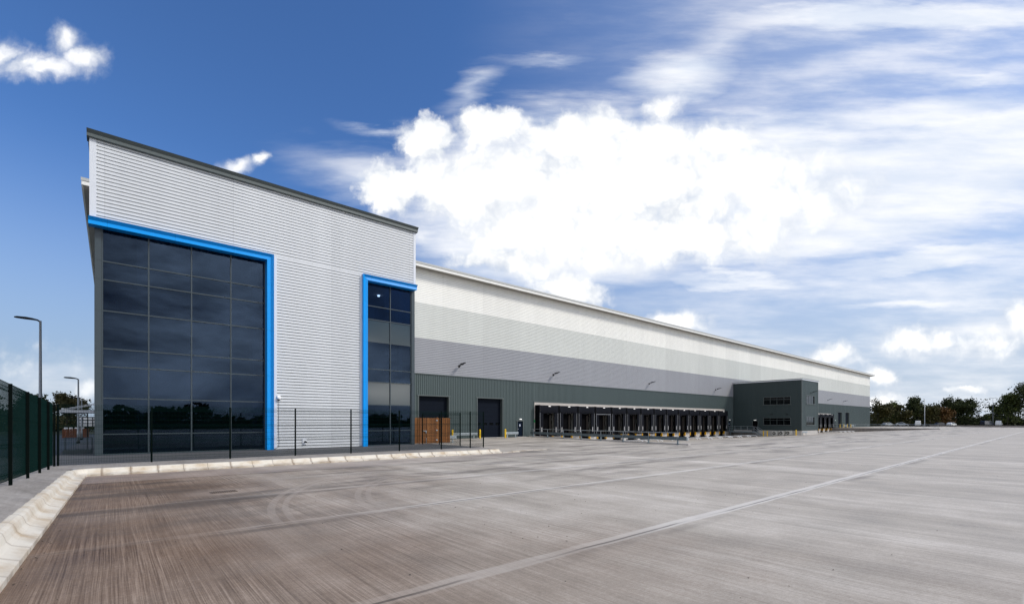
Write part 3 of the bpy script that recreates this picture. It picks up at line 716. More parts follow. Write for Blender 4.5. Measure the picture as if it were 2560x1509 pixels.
dup(WL, (110.1, 33.75, 8.0), 0, 'black wall light above the windows on the front of the green block')
dup(WL, (105, 39.3, 3.5), -math.pi/2, 'black wall light over the lower side window, nearer the steel stairs', (.6, .6, .6))
dup(WL, (105, 36.4, 3.5), -math.pi/2, 'black wall light over the lower side window, nearer the building corner', (.6, .6, .6))

# ------------------------------------------------------------------ green two-storey block
PX0, PX1, PY0, PY1, PZ = 105, 114.6, 33.75, WY-.05, 10.42
PD = thing('dock_office', 'dark green two-storey box projecting from the warehouse, on a pale concrete plinth', 'building', (109.8, 40, -.8))
c = MB(); c.corr_v(PX0+.1, PX1-.1, .26, PZ, PY0, .25, .035)
# front with window holes is built in strips
c = MB(); wf = [(107.45, 112.35)]
c.corr_v(PX0+.1, 107.4, .26, PZ, PY0, .25, .035); c.corr_v(112.4, PX1-.1, .26, PZ, PY0, .25, .035)
for z0, z1 in ((.26, 1.33), (3.02, 5.67), (7.39, PZ)): c.corr_v(107.4, 112.4, z0, z1, PY0, .25, .035)
part(c, 'front_cladding', 'clad_green', PD)
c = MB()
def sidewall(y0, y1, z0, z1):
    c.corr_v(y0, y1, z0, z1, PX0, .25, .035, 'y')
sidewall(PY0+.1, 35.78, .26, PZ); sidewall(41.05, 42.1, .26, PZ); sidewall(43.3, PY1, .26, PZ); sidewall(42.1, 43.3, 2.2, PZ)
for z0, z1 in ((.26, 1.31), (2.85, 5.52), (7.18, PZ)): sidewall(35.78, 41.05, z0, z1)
part(c, 'side_cladding', 'clad_green_shade', PD)
boxparts('corner_trim', 'trim_dark', PD, [(PX0-.02, PX0+.12, PY0-.03, PY0+.12, .2, PZ), (PX1-.12, PX1+.02, PY0-.03, PY0+.1, .2, PZ)])
c = MB(); c.box(PX0+.12, PX1, PY0+.25, PY1, .3, 10.2); part(c, 'wall', 'trim_dark', PD)
c = MB(); c.box(PX0+.06, PX1-.06, PY0+.06, PY1, -1.6, .22); part(c, 'plinth', 'conc_light', PD)
c = MB(); c.box(PX0-.14, PX1+.14, PY0-.14, PY1, PZ, PZ+.20); part(c, 'roof_fascia', 'trim_silver', PD)
c = MB(); c.box(PX0-.17, PX1+.17, PY0-.17, PY1, PZ+.20, PZ+.30); part(c, 'roof', 'trim_dark', PD)
def pwindow(face, a0, a1, z0, z1, n, tz):
    f = MB(); g = MB(); w_ = .05
    def bx(mb, p0, p1, d0, d1, q0, q1):
        if face == 'front': mb.box(p0, p1, PY0+d0, PY0+d1, q0, q1)
        else: mb.box(PX0+d0, PX0+d1, p0, p1, q0, q1)
    bx(f, a0, a0+.08, -.05, .2, z0, z1); bx(f, a1-.08, a1, -.05, .2, z0, z1); bx(f, a0-.06, a1+.06, -.05, .2, z1, z1+.08); bx(f, a0-.1, a1+.1, -.12, .2, z0-.1, z0)
    for k in range(1, n): x = a0+(a1-a0)*k/n; bx(f, x-.022, x+.022, .075, .14, z0, z1)
    bx(f, a0+.08, a1-.08, .08, .13, z0+(z1-z0)*tz-.022, z0+(z1-z0)*tz+.022)
    wo = part(f, 'window', 'trim_dark', PD)
    for k in range(n):
        gg = MB(); bx(gg, a0+(a1-a0)*k/n+.04, a0+(a1-a0)*(k+1)/n-.04, .10, .12, z0+.002, z1-.002); part(gg, 'glass_pane', 'glass_dark', wo)
pwindow('front', 107.4, 112.4, 5.72, 7.37, 3, .68); pwindow('front', 107.4, 112.4, 1.38, 3.0, 3, .68)
pwindow('side', 35.78, 41.05, 5.6, 7.12, 4, .7); pwindow('side', 35.78, 41.05, 1.38, 2.8, 4, .7)
d = MB(); d.box(PX0+.05, PX0+.10, 42.16, 43.24, .0, 2.15); do = part(d, 'side_door', 'black_void', PD)
d = MB(); d.box(PX0-.05, PX0+.12, 42.08, 42.16, .0, 2.2); d.box(PX0-.05, PX0+.12, 43.24, 43.32, .0, 2.2); part(d, 'door_frame', 'trim_dark', do)
d = MB(); d.bbox(PX0-.16, PX0-.03, 42.45, 42.95, 2.32, 2.44, .02); part(d, 'door_lamp', 'lamp_white', do)

# ------------------------------------------------------------------ dock bays
DB = thing('dock_shelter', 'first black dock shelter from the near crash barrier', 'dock shelter', (46.6, WY, -1.2), 0, 'dock shelters in the white-topped opening')
def dock_parts(r):
    for s in (-1, 1):
        m = MB(); x = sorted((s*1.78, s*1.985)); m.bbox(x[0], x[1], -.80, 0, 1.2, 5.56, .02); m.build('side_pad', 'black_rubber', r)
        m = MB(); x = sorted((s*1.735, s*1.775)); m.box(x[0], x[1], -.79, -.74, 1.22, 4.5); m.build('curtain_edge', 'alu', r)
        m = MB(); x = sorted((s*1.10, s*1.73)); m.box(x[0], x[1], -.74, -.71, 1.25, 4.5); m.build('side_curtain', 'black_fabric', r)
        m = MB(); x = sorted((s*1.37, s*1.44)); m.box(x[0], x[1], -.77, -.745, 1.75, 2.45); m.build('guide_mark', 'white_plastic', r)
        m = MB(); x = sorted((s*.98, s*1.17)); m.bbox(x[0], x[1], -.52, -.18, .62, 1.22, .02); m.build('bumper', 'yellow_rubber', r)
        m = MB(); x = sorted((s*1.30, s*1.99)); m.box(x[0], x[1], -.42, 0, .55, 1.18); x = sorted((s*1.12, s*1.99)); m.box(x[0], x[1], -.40, 0, .36, .549); x = sorted((s*1.62, s*1.99)); m.box(x[0], x[1], -.40, 0, -.05, .359); m.build('concrete_pier', 'conc_light', r)
    m = MB(); i = 0
    P = [(-.72, 5.52), (-.80, 5.3), (-.78, 4.9), (-.83, 4.62), (-.76, 4.44)]
    n = 9
    for k in range(n+1):
        x = -1.775+3.55*k/n; sag = .05*math.sin(k*2.1)+.03*math.cos(k*5.3)
        for (yy, zz) in P: m.v.append((x, yy-.02*math.sin(k*1.7+zz*3), zz+(sag if zz < 4.7 else 0)))
    for k in range(n):
        for q in range(4): m.f.append((k*5+q, k*5+q+1, k*5+q+6, k*5+q+5))
    m.build('head_curtain', 'black_fabric', r, None, True)
    m = MB(); m.box(-1.775, 1.775, -.70, 0, 5.46, 5.53); m.build('canopy', 'black_rubber', r)
    m = MB(); m.bbox(-.21, .21, -.91, -.83, 5.36, 5.45, .02); m.build('dock_light', 'lamp_white', r)
    m = MB(); m.box(-1.3, 1.3, -.02, .12, 1.2, 4.4); m.build('dock_door', 'black_void', r)
    m = MB(); m.box(.72, .95, -.16, -.03, 1.22, 4.2); m.build('reveal_strip', 'dull_brown', r)  # strip standing in for the inner side wall of the opening
    m = MB(); m.box(-1.1, 1.1, -.10, .1, -.05, 1.18); m.box(-1.0, 1.0, -.34, -.1, 1.0, 1.17); m.build('leveller', 'black_void', r)
dock_parts(DB)
bays = [DB]
for k in range(1, 14): bays.append(dup(DB, (46.6+4.01*k, WY, -1.2), 0, ORD[k]+' black dock shelter from the near crash barrier' if k < 13 else 'last black dock shelter before the green two-storey block'))
for k in range(4):
    o = dup(DB, (158.85+4.05*k, WY, -1.2), 0, ['far black dock shelter half hidden beside the green block', 'second far dock shelter beyond the green block', 'third far dock shelter beyond the green block', 'farthest black dock shelter next to the pale retaining wall'][k])
    o['group'] = 'dock shelters beyond the green block'
# the fourth bay's curtain edge shows as a pale bar under its head curtain
eb = MB(); eb.box(-1.73, 1.73, -.80, -.745, 4.36, 4.42); eo = eb.build('curtain_edge', 'alu', bays[3]); eo['label'] = 'pale bar across the top of the opening'

# white wheel guides on the dock slope
def guide(mirror):
    s = -1 if mirror else 1
    r = thing('wheel_guide', '', 'wheel guide', (0, 0, 0), 0, 'white tube wheel guides on the dock slope')
    m = MB(); m.tube([(0, 4.6, .05), (0, 4.5, .28), (0, .6, .28), (s*.06, .25, .25), (s*.14, -.02, .06), (s*.16, -.10, -.02)], .07, 8); m.build('rail', 'white_plastic', r, None, True)
    m = MB(); m.tube([(0, 2.2, .27), (0, 2.2, -.15)], .04, 6); m.build('post', 'white_plastic', r)
    return r
gz_ = lambda y: -(y-21.5)/22.5*1.2
def addguides(xs, lab, grp):
    k = 0
    for (x, mir) in xs:
        r = guide(mir); r.location = (x, 40.45, gz_(40.45)+.02); r.rotation_euler = (math.atan2(-1.2, 22.5), 0, 0); r['group'] = grp; r['label'] = lab(k); k += 1
gl = []
for k in range(14):
    cx = 46.6+4.01*k; gl += [(cx-1.6, False), (cx+1.6, True)]
addguides(gl, lambda k: ORD[k//2]+' dock bay\'s white wheel guide, '+('near' if k % 2 == 0 else 'far')+' side, counting from the barrier', 'white tube wheel guides on the dock slope')
gl = []
for k in range(4):
    cx = 158.85+4.05*k; gl += [(cx-1.6, False), (cx+1.6, True)]
addguides(gl, lambda k: 'white wheel guide on the '+('near' if k % 2 == 0 else 'far')+' side of the '+['first', 'second', 'third', 'last'][k//2]+' far dock bay', 'white wheel guides at the far docks')

# ------------------------------------------------------------------ crash barriers, bollards
WB = [(0, 0), (-.07, .04), (-.07, .10), (0, .14), (0, .17), (-.07, .21), (-.07, .27), (0, .31), (.012, .31), (-.055, .265), (-.055, .215), (.012, .175), (.012, .135), (-.055, .095), (-.055, .045), (.012, 0)]
def barrier(p0, p1, zr, nposts, label, posts_side=1, material='galv', ends=.3, group='galvanised crash barriers'):
    p0 = Vector(p0); p1 = Vector(p1); d = p1-p0; Ln = Vector((d.x, d.y, 0)).length; rz = math.atan2(d.y, d.x)
    r = thing('crash_barrier', label, 'crash barrier', tuple(p0), rz, group)
    m = MB(); m.extrude(WB, (0, 0, zr), (Ln, 0, zr), (0, 1, 0)); m.build('rail', material, r)
    for k in range(nposts):
        x = ends+(Ln-2*ends)*k/max(1, nposts-1)
        m = MB(); m.box(x-.05, x+.05, .02, .13, 0, zr+.27); m.box(x-.12, x+.12, -.04, .2, .0, .025); m.build('post', material, r)
    return r
barrier((23.75, 38.6, 0), (25.65, 38.6, 0), .40, 2, 'short pale crash barrier in front of the timber screen')
barrier((30.15, 45.9, 0), (33.6, 45.9, 0), .42, 2, 'pale crash barrier between the two roller doors', ends=.45)
barrier((38.0, 45.9, 0), (40.2, 45.9, 0), .42, 2, 'pale crash barrier beside the blue personnel door', ends=.4)
barrier((103.3, 33.15, -.68), (106.2, 33.15, -.68), .50, 2, 'short crash barrier at the front corner of the green block', ends=.5)
barrier((181.1, 46, .12), (184.6, 46, .12), .45, 2, 'far pale crash barrier between the middle two yellow bollards')
barrier((189.2, 46, .12), (192.6, 46, .12), .45, 2, 'far pale crash barrier right of the last yellow bollard')
lb = barrier((BX(21.3)-.02, 21.2, 0), (BX(47.2)-.02, 47.0, 0), .40, 8, 'long dark crash barrier with handrail along the dock ramp', material='galv_dark', ends=.9)
Lb = math.hypot(BX(47.2)-BX(21.3), 25.8)
m = MB(); m.tube([(.75, .08, 1.06), (Lb, .08, 1.06)], .025, 6)
for k in range(8): x = .9+(Lb-1.8)*k/7; m.tube([(x, .08, .66), (x, .08, 1.06)], .022, 6)
m.build('handrail', 'galv', lb)
m = MB(); m.bbox(-.12, .05, -.11, .03, .39, .72, .03); m.build('end_cap', 'galv', lb)

def bollard(label, loc, h=1.14, r_=.105, group='yellow bollards'):
    r = thing('bollard', label, 'bollard', loc, 0, group)
    m = MB(); m.tube([(0, 0, 0), (0, 0, h-.05), (0, 0, h-.015), (0, 0, h)], [r_, r_, r_*.8, r_*.35], 14); m.build('post', 'yellow', r, None, False)
    m = MB(); m.tube([(0, 0, -.02), (0, 0, .02)], r_*1.35, 12); m.build('base_collar', 'conc_light', r)
    return r
B0 = bollard('yellow bollard at the left end of the barrier, right of the timber screen', (29.6, 45.2, 0))
for loc, lab in (((33.5, 45.2, 0), 'yellow bollard left of the second roller door'), ((37.45, 45.2, 0), 'yellow bollard right of the second roller door'),
                 ((103.0, 40.25, -1.0), 'yellow bollard touching the foot of the steel stairs'), ((103.0, 39.5, -.97), 'yellow bollard between the steel stairs and the condensers'), ((102.9, 34.1, -.70), 'yellow bollard right of the three condensers'),
                 ((176.95, 46, .12), 'far yellow bollard nearest the dock bays'), ((180.9, 46, .12), 'far yellow bollard at the left of a pale barrier'), ((184.9, 46, .12), 'far yellow bollard at the right of a pale barrier'), ((188.8, 46, .12), 'far yellow bollard nearest the warehouse end')):
    dup(B0, loc, 0, lab)

# ------------------------------------------------------------------ access platform and stairs
AP = thing('access_platform', 'galvanised steel platform with railing and stairs beside the green block', 'stairs', (103.8, 44.5, -1.1))
m = MB(); m.box(102.5, 104.94, 42.0, 47.25, -.14, -.03); m.box(102.46, 102.5, 42.0, 47.25, -.22, .0); part(m, 'deck', 'galv_dark', AP)
m = MB()
for z in (.55, 1.05): m.tube([(102.5, 42.0, z), (102.5, 47.2, z)], .024, 6)
for y in (42.05, 43.3, 44.6, 45.9, 47.1): m.tube([(102.5, y, -.1), (102.5, y, 1.05)], .024, 6)
part(m, 'railing', 'galv', AP)
for y in (42.2, 44.6, 46.9): m = MB(); m.box(102.6, 102.7, y-.05, y+.05, -1.3, -.14); part(m, 'support_post', 'galv_dark', AP)
sx = MB()
def sloped(xx):
    sx.extrude([(-.02, -.2), (.02, -.2), (.02, .02), (-.02, .02)], (xx, 42.0, -.02), (xx, 40.45, -1.05), (1, 0, 0))
sloped(103.0); sloped(104.2); part(sx, 'stringer', 'galv', AP)
for k in range(6): m = MB(); m.box(103.02, 104.18, 41.95-k*.26-.25, 41.95-k*.26, -.2-k*.17-.03, -.2-k*.17); part(m, 'tread', 'galv_dark', AP)
for xx in (103.0, 104.2):
    m = MB()
    for dz in (.55, 1.05): m.tube([(xx, 42.0, -.02+dz), (xx, 40.45, -1.05+dz)], .024, 6)
    m.tube([(xx, 42.0, -.1), (xx, 42.0, 1.03)], .024, 6); m.tube([(xx, 40.5, -1.1), (xx, 40.5, 0)], .024, 6); part(m, 'stair_railing', 'galv', AP)

# condensers
AC = thing('condenser_unit', 'cream air-conditioning condenser nearest the steel stairs', 'air conditioner', (104.45, 38.5, -.88), 0, 'condensers on the ground beside the green block')
m = MB(); m.bbox(-.35, .35, -.53, .53, .08, .98, .02); m.build('casing', 'condenser', AC)
m = MB(); m.box(-.3, .3, -.45, -.35, -.05, .08); m.box(-.3, .3, .35, .45, -.05, .08); m.build('foot', 'dark_grille', AC)
m = MB(); m.tube([(-.34, .12, .52), (-.37, .12, .52)], .33, 20); m.build('fan_opening', 'dark_grille', AC)
m = MB()
for r_ in (.31, .2): 
    pts = [(-.385, .12+r_*math.cos(a_*math.pi/10), .52+r_*math.sin(a_*math.pi/10)) for a_ in range(21)]; m.tube(pts, .012, 4, False)
m.tube([(-.37, .12, .52), (-.41, .12, .52)], .10, 12); m.build('fan_guard', 'condenser', AC)
dup(AC, (104.45, 37.2, -.82), 0, 'cream air-conditioning condenser in the middle of the three'); dup(AC, (104.45, 35.9, -.75), 0, 'cream air-conditioning condenser nearest the building corner')

# ------------------------------------------------------------------ retaining wall, railing, far kerb wall
rw = MB(); rw.extrude([(-.0, -1.6), (.0, .14), (.28, .14), (.28, -1.6)], (J, 21.6, 0), (J, 47.3, 0), (1, 0, 0))
tag(rw.build('retaining_wall', 'retain'), 'grey concrete retaining wall dropping towards the far dock bays', 'wall')
GR = thing('guard_rail', 'galvanised guard rail along the top of the far retaining wall', 'railing', (J+.15, 22, .14))
m = MB()
m.tube([(0, 0, 1.1), (0, 25, 1.1)], .035, 6); m.tube([(0, 0, .55), (0, 25, .55)], .028, 6); m.build('rail', 'galv', GR)
for k in range(9): m = MB(); m.tube([(0, k*25/8, 0), (0, k*25/8, 1.1)], .032, 6); m.build('post', 'galv', GR)
fw = MB(); fw.box(246.9, 247.5, -40, 34, -.2, .62); tag(fw.build('kerb_wall', 'retain'), 'low grey concrete wall closing the far side of the yard', 'wall')

# ------------------------------------------------------------------ weld-mesh fences
def fence(label, posts, zf, h, skip_panel=(), wire=.0034):
    """posts: list of (x,y) ; each post a child, each panel of wires a child"""
    r = thing('mesh_fence', label, 'fence', (posts[0][0], posts[0][1], zf(*posts[0])), 0, None)
    for k, (x, y) in enumerate(posts):
        z = zf(x, y); m = MB(); m.bbox(x-.033, x+.033, y-.033, y+.033, z-.05, z+h+.04, .006); part(m, 'post', 'fence_green', r)
    for k in range(len(posts)-1):
        if k in skip_panel: continue
        a_ = Vector((posts[k][0], posts[k][1], zf(*posts[k])+.06)); b__ = Vector((posts[k+1][0], posts[k+1][1], zf(*posts[k+1])+.06)); d = b__-a_
        nrm = Vector((d.y, -d.x, 0)).normalized(); a_ = a_+nrm*.045; b__ = b__+nrm*.045
        m = MB(); n = max(2, int(Vector((d.x, d.y)).length/.05))
        hs = [0, .05, .1, .15, .2]; 
        for i in range(n+1):
            p = a_+(b__-a_)*(i/n); pts = [p+Vector((0, 0, z_)) for z_ in (0, h)]; m.tube(pts, wire, 3, False)
        z_ = 0
        while z_ <= h+.001:
            off = 0
            for vb in (.30, .95, 1.60, 2.15):
                if abs(z_-vb) < .06: off = 1
            m.tube([a_+Vector((0, 0, z_))+nrm*.004, b__+Vector((0, 0, z_))+nrm*.004], wire*1.25, 3, False)
            z_ += .2
        # four V-shaped stiffening folds
        for vb in (.12, .85, 1.55, h-.16):
            for dz, dn in ((-.05, 0), (0, .035), (.05, 0)): m.tube([a_+Vector((0, 0, vb+dz))+nrm*dn, b__+Vector((0, 0, vb+dz))+nrm*dn], wire*1.3, 3, False)
            for i in range(0, n+1):
                p = a_+(b__-a_)*(i/n); m.tube([p+Vector((0, 0, vb-.05)), p+Vector((0, 0, vb))+nrm*.035, p+Vector((0, 0, vb+.05))], wire, 3, False)
        part(m, 'mesh_panel', 'fence_wire', r)
    return r
FY = 26.2
fence('dark green mesh fence standing between the kerb and the office front', [(-1.66, FY)]+[(x, FY) for x in (1.33, 4.36, 7.34, 10.32, 13.32, 16.3, 18.6, 19.72)], lambda x, y: .26, 2.44)
fence('dark green mesh fence running away from the viewer on the left', [(-1.74+.0*(26.2-y)-.019*(26.2-y), y) for y in (25.9, 24.1, 21.9, 19.5, 16.9, 14.4, 11.9, 9.4, 6.9, 4.4, 1.9)], lambda x, y: zl(y)+.01, 2.42, wire=.0034)
fence('short green mesh fence turning back to the timber screen', [(19.8, 29.2), (19.35, 31.4), (18.9, 33.2)], lambda x, y: .26, 2.42)

# timber screen by the office corner
TS = thing('timber_screen', 'brown slatted timber screen with a gate beside the office corner', 'fence', (19.9, 33.6, .26))
random.seed(11)
def slats(x0, x1, y, gap, name, z1=2.36):
    m = MB(); x = x0
    while x < x1-.05:
        wd = random.uniform(.088, .10); m.box(x, min(x+wd, x1), y+random.uniform(-.012, .012), y+.05, .30, z1+random.uniform(-.02, .02)); x += wd+gap
    m.box(x0, x1, y+.06, y+.10, .55, .65); m.box(x0, x1, y+.06, y+.10, 1.25, 1.35); m.box(x0, x1, y+.06, y+.10, 2.0, 2.1)
    return m
part(slats(18.08, 18.78, 33.5, .006, 's'), 'fixed_panel', 'timber', TS); gate = part(slats(18.83, 20.45, 33.46, .006, 's'), 'gate', 'timber', TS)
part(slats(20.5, 21.62, 33.5, .045, 's'), 'fixed_panel', 'timber', TS)
m = MB()
y0 = 33.5
for k in range(18): m.box(21.64, 21.69, y0+k*.14, y0+k*.14+.095, .3, 2.36)
part(m, 'return_panel', 'timber', TS)
m = MB()
for x in (18.8, 20.47): m.box(x-.02, x+.02, 33.5, 33.6, .26, 2.42)
part(m, 'gate_post', 'timber', TS)
m = MB(); m.box(19.10, 19.42, 33.40, 33.44, 1.28, 1.33); m.box(19.32, 19.38, 33.41, 33.45, 1.1, 1.3); m.tube([(19.36, 33.42, .3), (19.36, 33.42, .75)], .018, 6); part(m, 'latch', 'galv', gate)
m = MB()
for z in (.5, 1.3, 2.1): m.box(20.30, 20.44, 33.42, 33.455, z, z+.1)
part(m, 'hinge', 'galv', gate)

# small fittings on the office wall
SC = thing('security_camera', 'small white dome camera high on the silver wall with its cable trailing down', 'camera', (8.12, CY, 3.55))
m = MB(); m.bbox(-.11, .11, -.10, 0, -.02, .16, .02); m.build('bracket', 'white_plastic', SC)
m = MB(); m.tube([(0, -.12, .04), (0, -.12, -.02), (0, -.12, -.07)], [.10, .10, .085], 12); m.build('housing', 'white_plastic', SC)
m = MB(); m.tube([(0, -.12, -.07), (0, -.12, -.12), (0, -.12, -.15)], [.08, .07, .03], 12); m.build('dome', 'black_rubber', SC)
m = MB(); m.tube([(.0, -.04, -.1), (.01, -.03, -1.0), (-.02, -.03, -1.9), (.03, -.03, -2.8), (.0, -.03, -3.1), (-.15, -.03, -3.2), (-.3, -.03, -3.24)], .009, 5); m.build('cable', 'black_rubber', SC)
UB = thing('utility_box', 'small pale metal box with a black nozzle low on the silver wall', 'box', (9.69, CY, .75))
m = MB(); m.bbox(-.14, .14, -.05, 0, -.22, .2, .02); m.build('box_body', 'trim_silver', UB)
m = MB(); m.tube([(.03, -.05, -.02), (.04, -.16, -.03), (.09, -.22, -.07)], [.05, .055, .045], 8); m.build('nozzle', 'black_rubber', UB)

# gully grate and lane debris
GG = thing('gully_grate', 'slotted iron gully grate set in the stained concrete', 'drain grate', (2.48, 15.9, .004))
m = MB(); m.box(-.33, .33, -.20, -.17, 0, .008); m.box(-.33, .33, .17, .20, 0, .008); m.box(-.33, -.30, -.17, .17, 0, .008); m.box(.30, .33, -.17, .17, 0, .008); m.build('frame', 'iron', GG)
m = MB()
for k in range(11): x = -.27+k*.054; m.box(x-.012, x+.012, -.17, .17, 0, .007)
m.box(-.3, .3, -.015, .015, 0, .0075); m.build('bars', 'iron', GG)
m = MB(); m.poly([(-.3, -.17, .001), (.3, -.17, .001), (.3, .17, .001), (-.3, .17, .001)]); m.build('sump', 'dull_brown', GG)
db = MB(); rnd = random.Random(5)
for k in range(260):
    if k < 110:
        X_, Y_ = rnd.uniform(-.7, 16), rnd.uniform(3.5, 22)
    elif k < 180:
        Y_ = rnd.uniform(4, 23); X_ = kx(Y_)+abs(rnd.gauss(0, .12))+.02
    else: X_, Y_ = rnd.uniform(4, 30), rnd.uniform(1.5, 12)
    s = rnd.uniform(.006, .020)
    a_ = rnd.uniform(0, 6.28); ca_, sa_ = math.cos(a_)*s, math.sin(a_)*s
    db.poly([(X_+ca_, Y_+sa_, .004+s*.4), (X_-sa_*.7, Y_+ca_*.7, .004), (X_-ca_, Y_-sa_, .004+s*.7), (X_+sa_*.7, Y_-ca_*.7, .004+s*.2)])
stuff(db.build('dead_leaves', 'bark'))

# ------------------------------------------------------------------ street lamps
def lamp(loc, h, label, arm=(-.95, 0), r0=.075, double=False):
    r = thing('street_lamp', label, 'street lamp', loc, 0, 'lamp columns')
    m = MB(); m.tube([(0, 0, 0), (0, 0, 1.0), (0, 0, 1.05), (0, 0, h)], [r0*1.25, r0*1.25, r0, r0*.62], 10); m.build('pole', 'steel_pole', r, None, True)
    m = MB(); m.box(-r0*1.5, r0*1.5, -r0*1.5, r0*1.5, 0, .18); m.build('base_plate', 'black_metal', r)
    for sgn in ((1, -1) if double else (1,)):
        ax, ay = arm[0]*sgn, arm[1]*sgn
        m = MB(); m.tube([(0, 0, h-.05), (ax*.12, ay*.12, h+.03), (ax*.3, ay*.3, h+.06), (ax*.55, ay*.55, h+.08), (ax*.9, ay*.9, h+.09), (ax, ay, h+.085)], [.045, .045, .06, .075, .06, .03], 6); m.build('lamp_head', 'black_metal', r)
    return r
lamp((-3.15, 38.2, .1), 7.75, 'nearest tall street lamp rising behind the left mesh fence', (-1.05, .0), .085)
lamp((-2.3, 57.0, .1), 5.75, 'middle street lamp left of the office corner, in front of the tree', (-.95, .0), .085)
lamp((-2.5, 68.5, .08), 4.45, 'smaller rear street lamp close to the office corner', (-.85, 0), .075)
lamp((236, 34, 0), 10.6, 'plain pale lamp column at the far end of the guard rail', (-.5, .3), .13)
lamp((300, 20, 0), 12.6, 'far twin-headed lamp column among the trees on the right', (1.3, -1.3), .13, True)

# low steel gate, timber box and panel frame behind the fence on the left
LG = thing('low_gate', 'low grey-green steel gate frame behind the mesh left of the office', 'gate', (-1.5, 36, .22))
m = MB(); m.tube([(-.5, 0, 0), (-.5, 0, .95)], .03, 6); m.tube([(.42, 0, 0), (.42, 0, .95)], .03, 6); m.tube([(.62, 0, 0), (.62, 0, .95)], .03, 6); m.tube([(-.5, 0, .93), (.62, 0, .93)], .02, 6); m.box(-.6, .62, -.04, .04, .02, .26); m.build('frame', 'mullion', LG)
m = MB()
for k in range(9): m.tube([(-.42+k*.09, 0, .26), (-.42+k*.09, 0, .92)], .006, 4)
m.build('bars', 'mullion', LG)
TB = thing('timber_enclosure', 'reddish timber enclosure in the car park behind the lamp posts', 'fence', (-3.4, 78, .08))
m = MB(); x = -1.15
while x < 1.1: m.box(x, x+.11, -.03, .03, 0, 1.1+random.uniform(-.03, .03)); x += .125
m.build('front_panel', 'timber_red', TB)
m = MB()
for k in range(18): m.box(1.12, 1.16, .05+k*.125, .16+k*.125, 0, 1.1)
for k in range(18): m.box(-1.18, -1.14, .05+k*.125, .16+k*.125, 0, 1.1)
m.build('side_panel', 'timber_red', TB)
m = MB(); 
for x in (-.9, -.45, .05, .6): m.bbox(x-.16, x+.16, .6, 1.1, .3, 1.28, .06)
m.build('wrapped_load', 'white_plastic', TB)
PF = thing('panel_frame', 'black grid frame holding white panels beside the office corner', 'panel', (-2.0, 72, .1))
m = MB(); m.box(-1.0, 1.2, 0, .06, 1.35, 2.5); m.tube([(-.15, .1, 0), (-.15, .1, 3.4)], .06, 8); m.build('frame', 'black_metal', PF)
m = MB()
for i in range(5):
    for j in range(3): m.box(-.94+i*.43, -.60+i*.43, -.03, 0, 1.42+j*.36, 1.70+j*.36)
m.build('panel', 'white_plastic', PF)

# ------------------------------------------------------------------ trees
def tree(label, loc, h, cw, seed, leafm, n, trunk=.22, crown_base=.28, bare=0.0, group='trees beyond the far wall', leaf=.34, lean=0, levels=3, wide=1.0):
    rnd = random.Random(seed); r = thing('tree', label, 'tree', loc, 0, group)
    tb = MB(); tips = []
    def branch(p, d, ln, rad, lv):
        p = Vector(p); d = Vector(d).normalized(); pts = [p]; rs = [rad]
        for k in range(3):
            d = (d+Vector((rnd.gauss(0, .16), rnd.gauss(0, .16), rnd.gauss(.05, .08)))).normalized()
            p = p+d*ln/3; pts.append(p); rs.append(rad*(1-.22*(k+1)))
        tb.tube(pts, rs, 5 if lv < 2 else 3, False); tips.append((p, lv)); tips.append((pts[2], lv))
        if lv >= levels: return
        for k in range(4 if lv == 0 else 3):
            an = rnd.uniform(0, 6.28); sp = rnd.uniform(.45, .95) if lv else rnd.uniform(.5, 1.0)
            nd = (d+Vector((math.cos(an)*sp*wide, math.sin(an)*sp*wide, rnd.uniform(-.1, .35)))).normalized()
            branch(pts[rnd.choice((2, 3))], nd, ln*rnd.uniform(.55, .8), rs[-1]*.7, lv+1)
    branch((0, 0, -.1), (lean, 0, 1), h*crown_base*1.25, trunk, 0)
    # fit to the wanted crown box
    mx = max(max(abs(t[0].x), abs(t[0].y)) for t in tips); mz = max(t[0].z for t in tips)
    sx_, sz_ = (cw*.5*.92)/mx, (h*.95)/mz
    tb.v = [(x*(1 if z < h*.12 else sx_), y*(1 if z < h*.12 else sx_), z*sz_) for x, y, z in tb.v]
    tips = [(Vector((t.x*sx_, t.y*sx_, t.z*sz_)), lv) for t, lv in tips if lv >= 1]
    tb.build('trunk', 'bark', r)
    cb = MB()
    nclump = [t for t, lv in tips if rnd.random() > bare]
    per = max(1, int(n/max(1, len(nclump))))
    for t in nclump:
        cr = rnd.uniform(.5, 1.2)*cw*.10+.25
        for k in range(int(per*rnd.uniform(.4, 1.6))):
            o = Vector((rnd.gauss(0, 1), rnd.gauss(0, 1), rnd.gauss(0, .75)))*cr*.62
            c_ = t+o
            if c_.z < h*.07: continue
            cb.leaf(c_, leaf*rnd.uniform(.6, 1.25), rnd)
    if bare < .5:
        for k in range(int(n*.12)):
            an = rnd.uniform(0, 6.28); rr = cw*.44*math.sqrt(rnd.random()); zz = h*rnd.uniform(.1, .62)
            cb.leaf((rr*math.cos(an), rr*math.sin(an), zz), leaf*rnd.uniform(.7, 1.3), rnd)
    cb.build('crown', leafm, r)
    return r
HY, FPX = 1053.3, 1172.2
def at(px, dist):      # ground point seen at source column px at forward distance dist
    u = (px-1280)/FPX; p = FWD*dist+RGT*(u*dist); return (p.x, p.y, -.03)
def tp_(px, top, hw, dist): return at(px, dist), (HY-top)/FPX*dist+2.05, 2*hw/FPX*dist
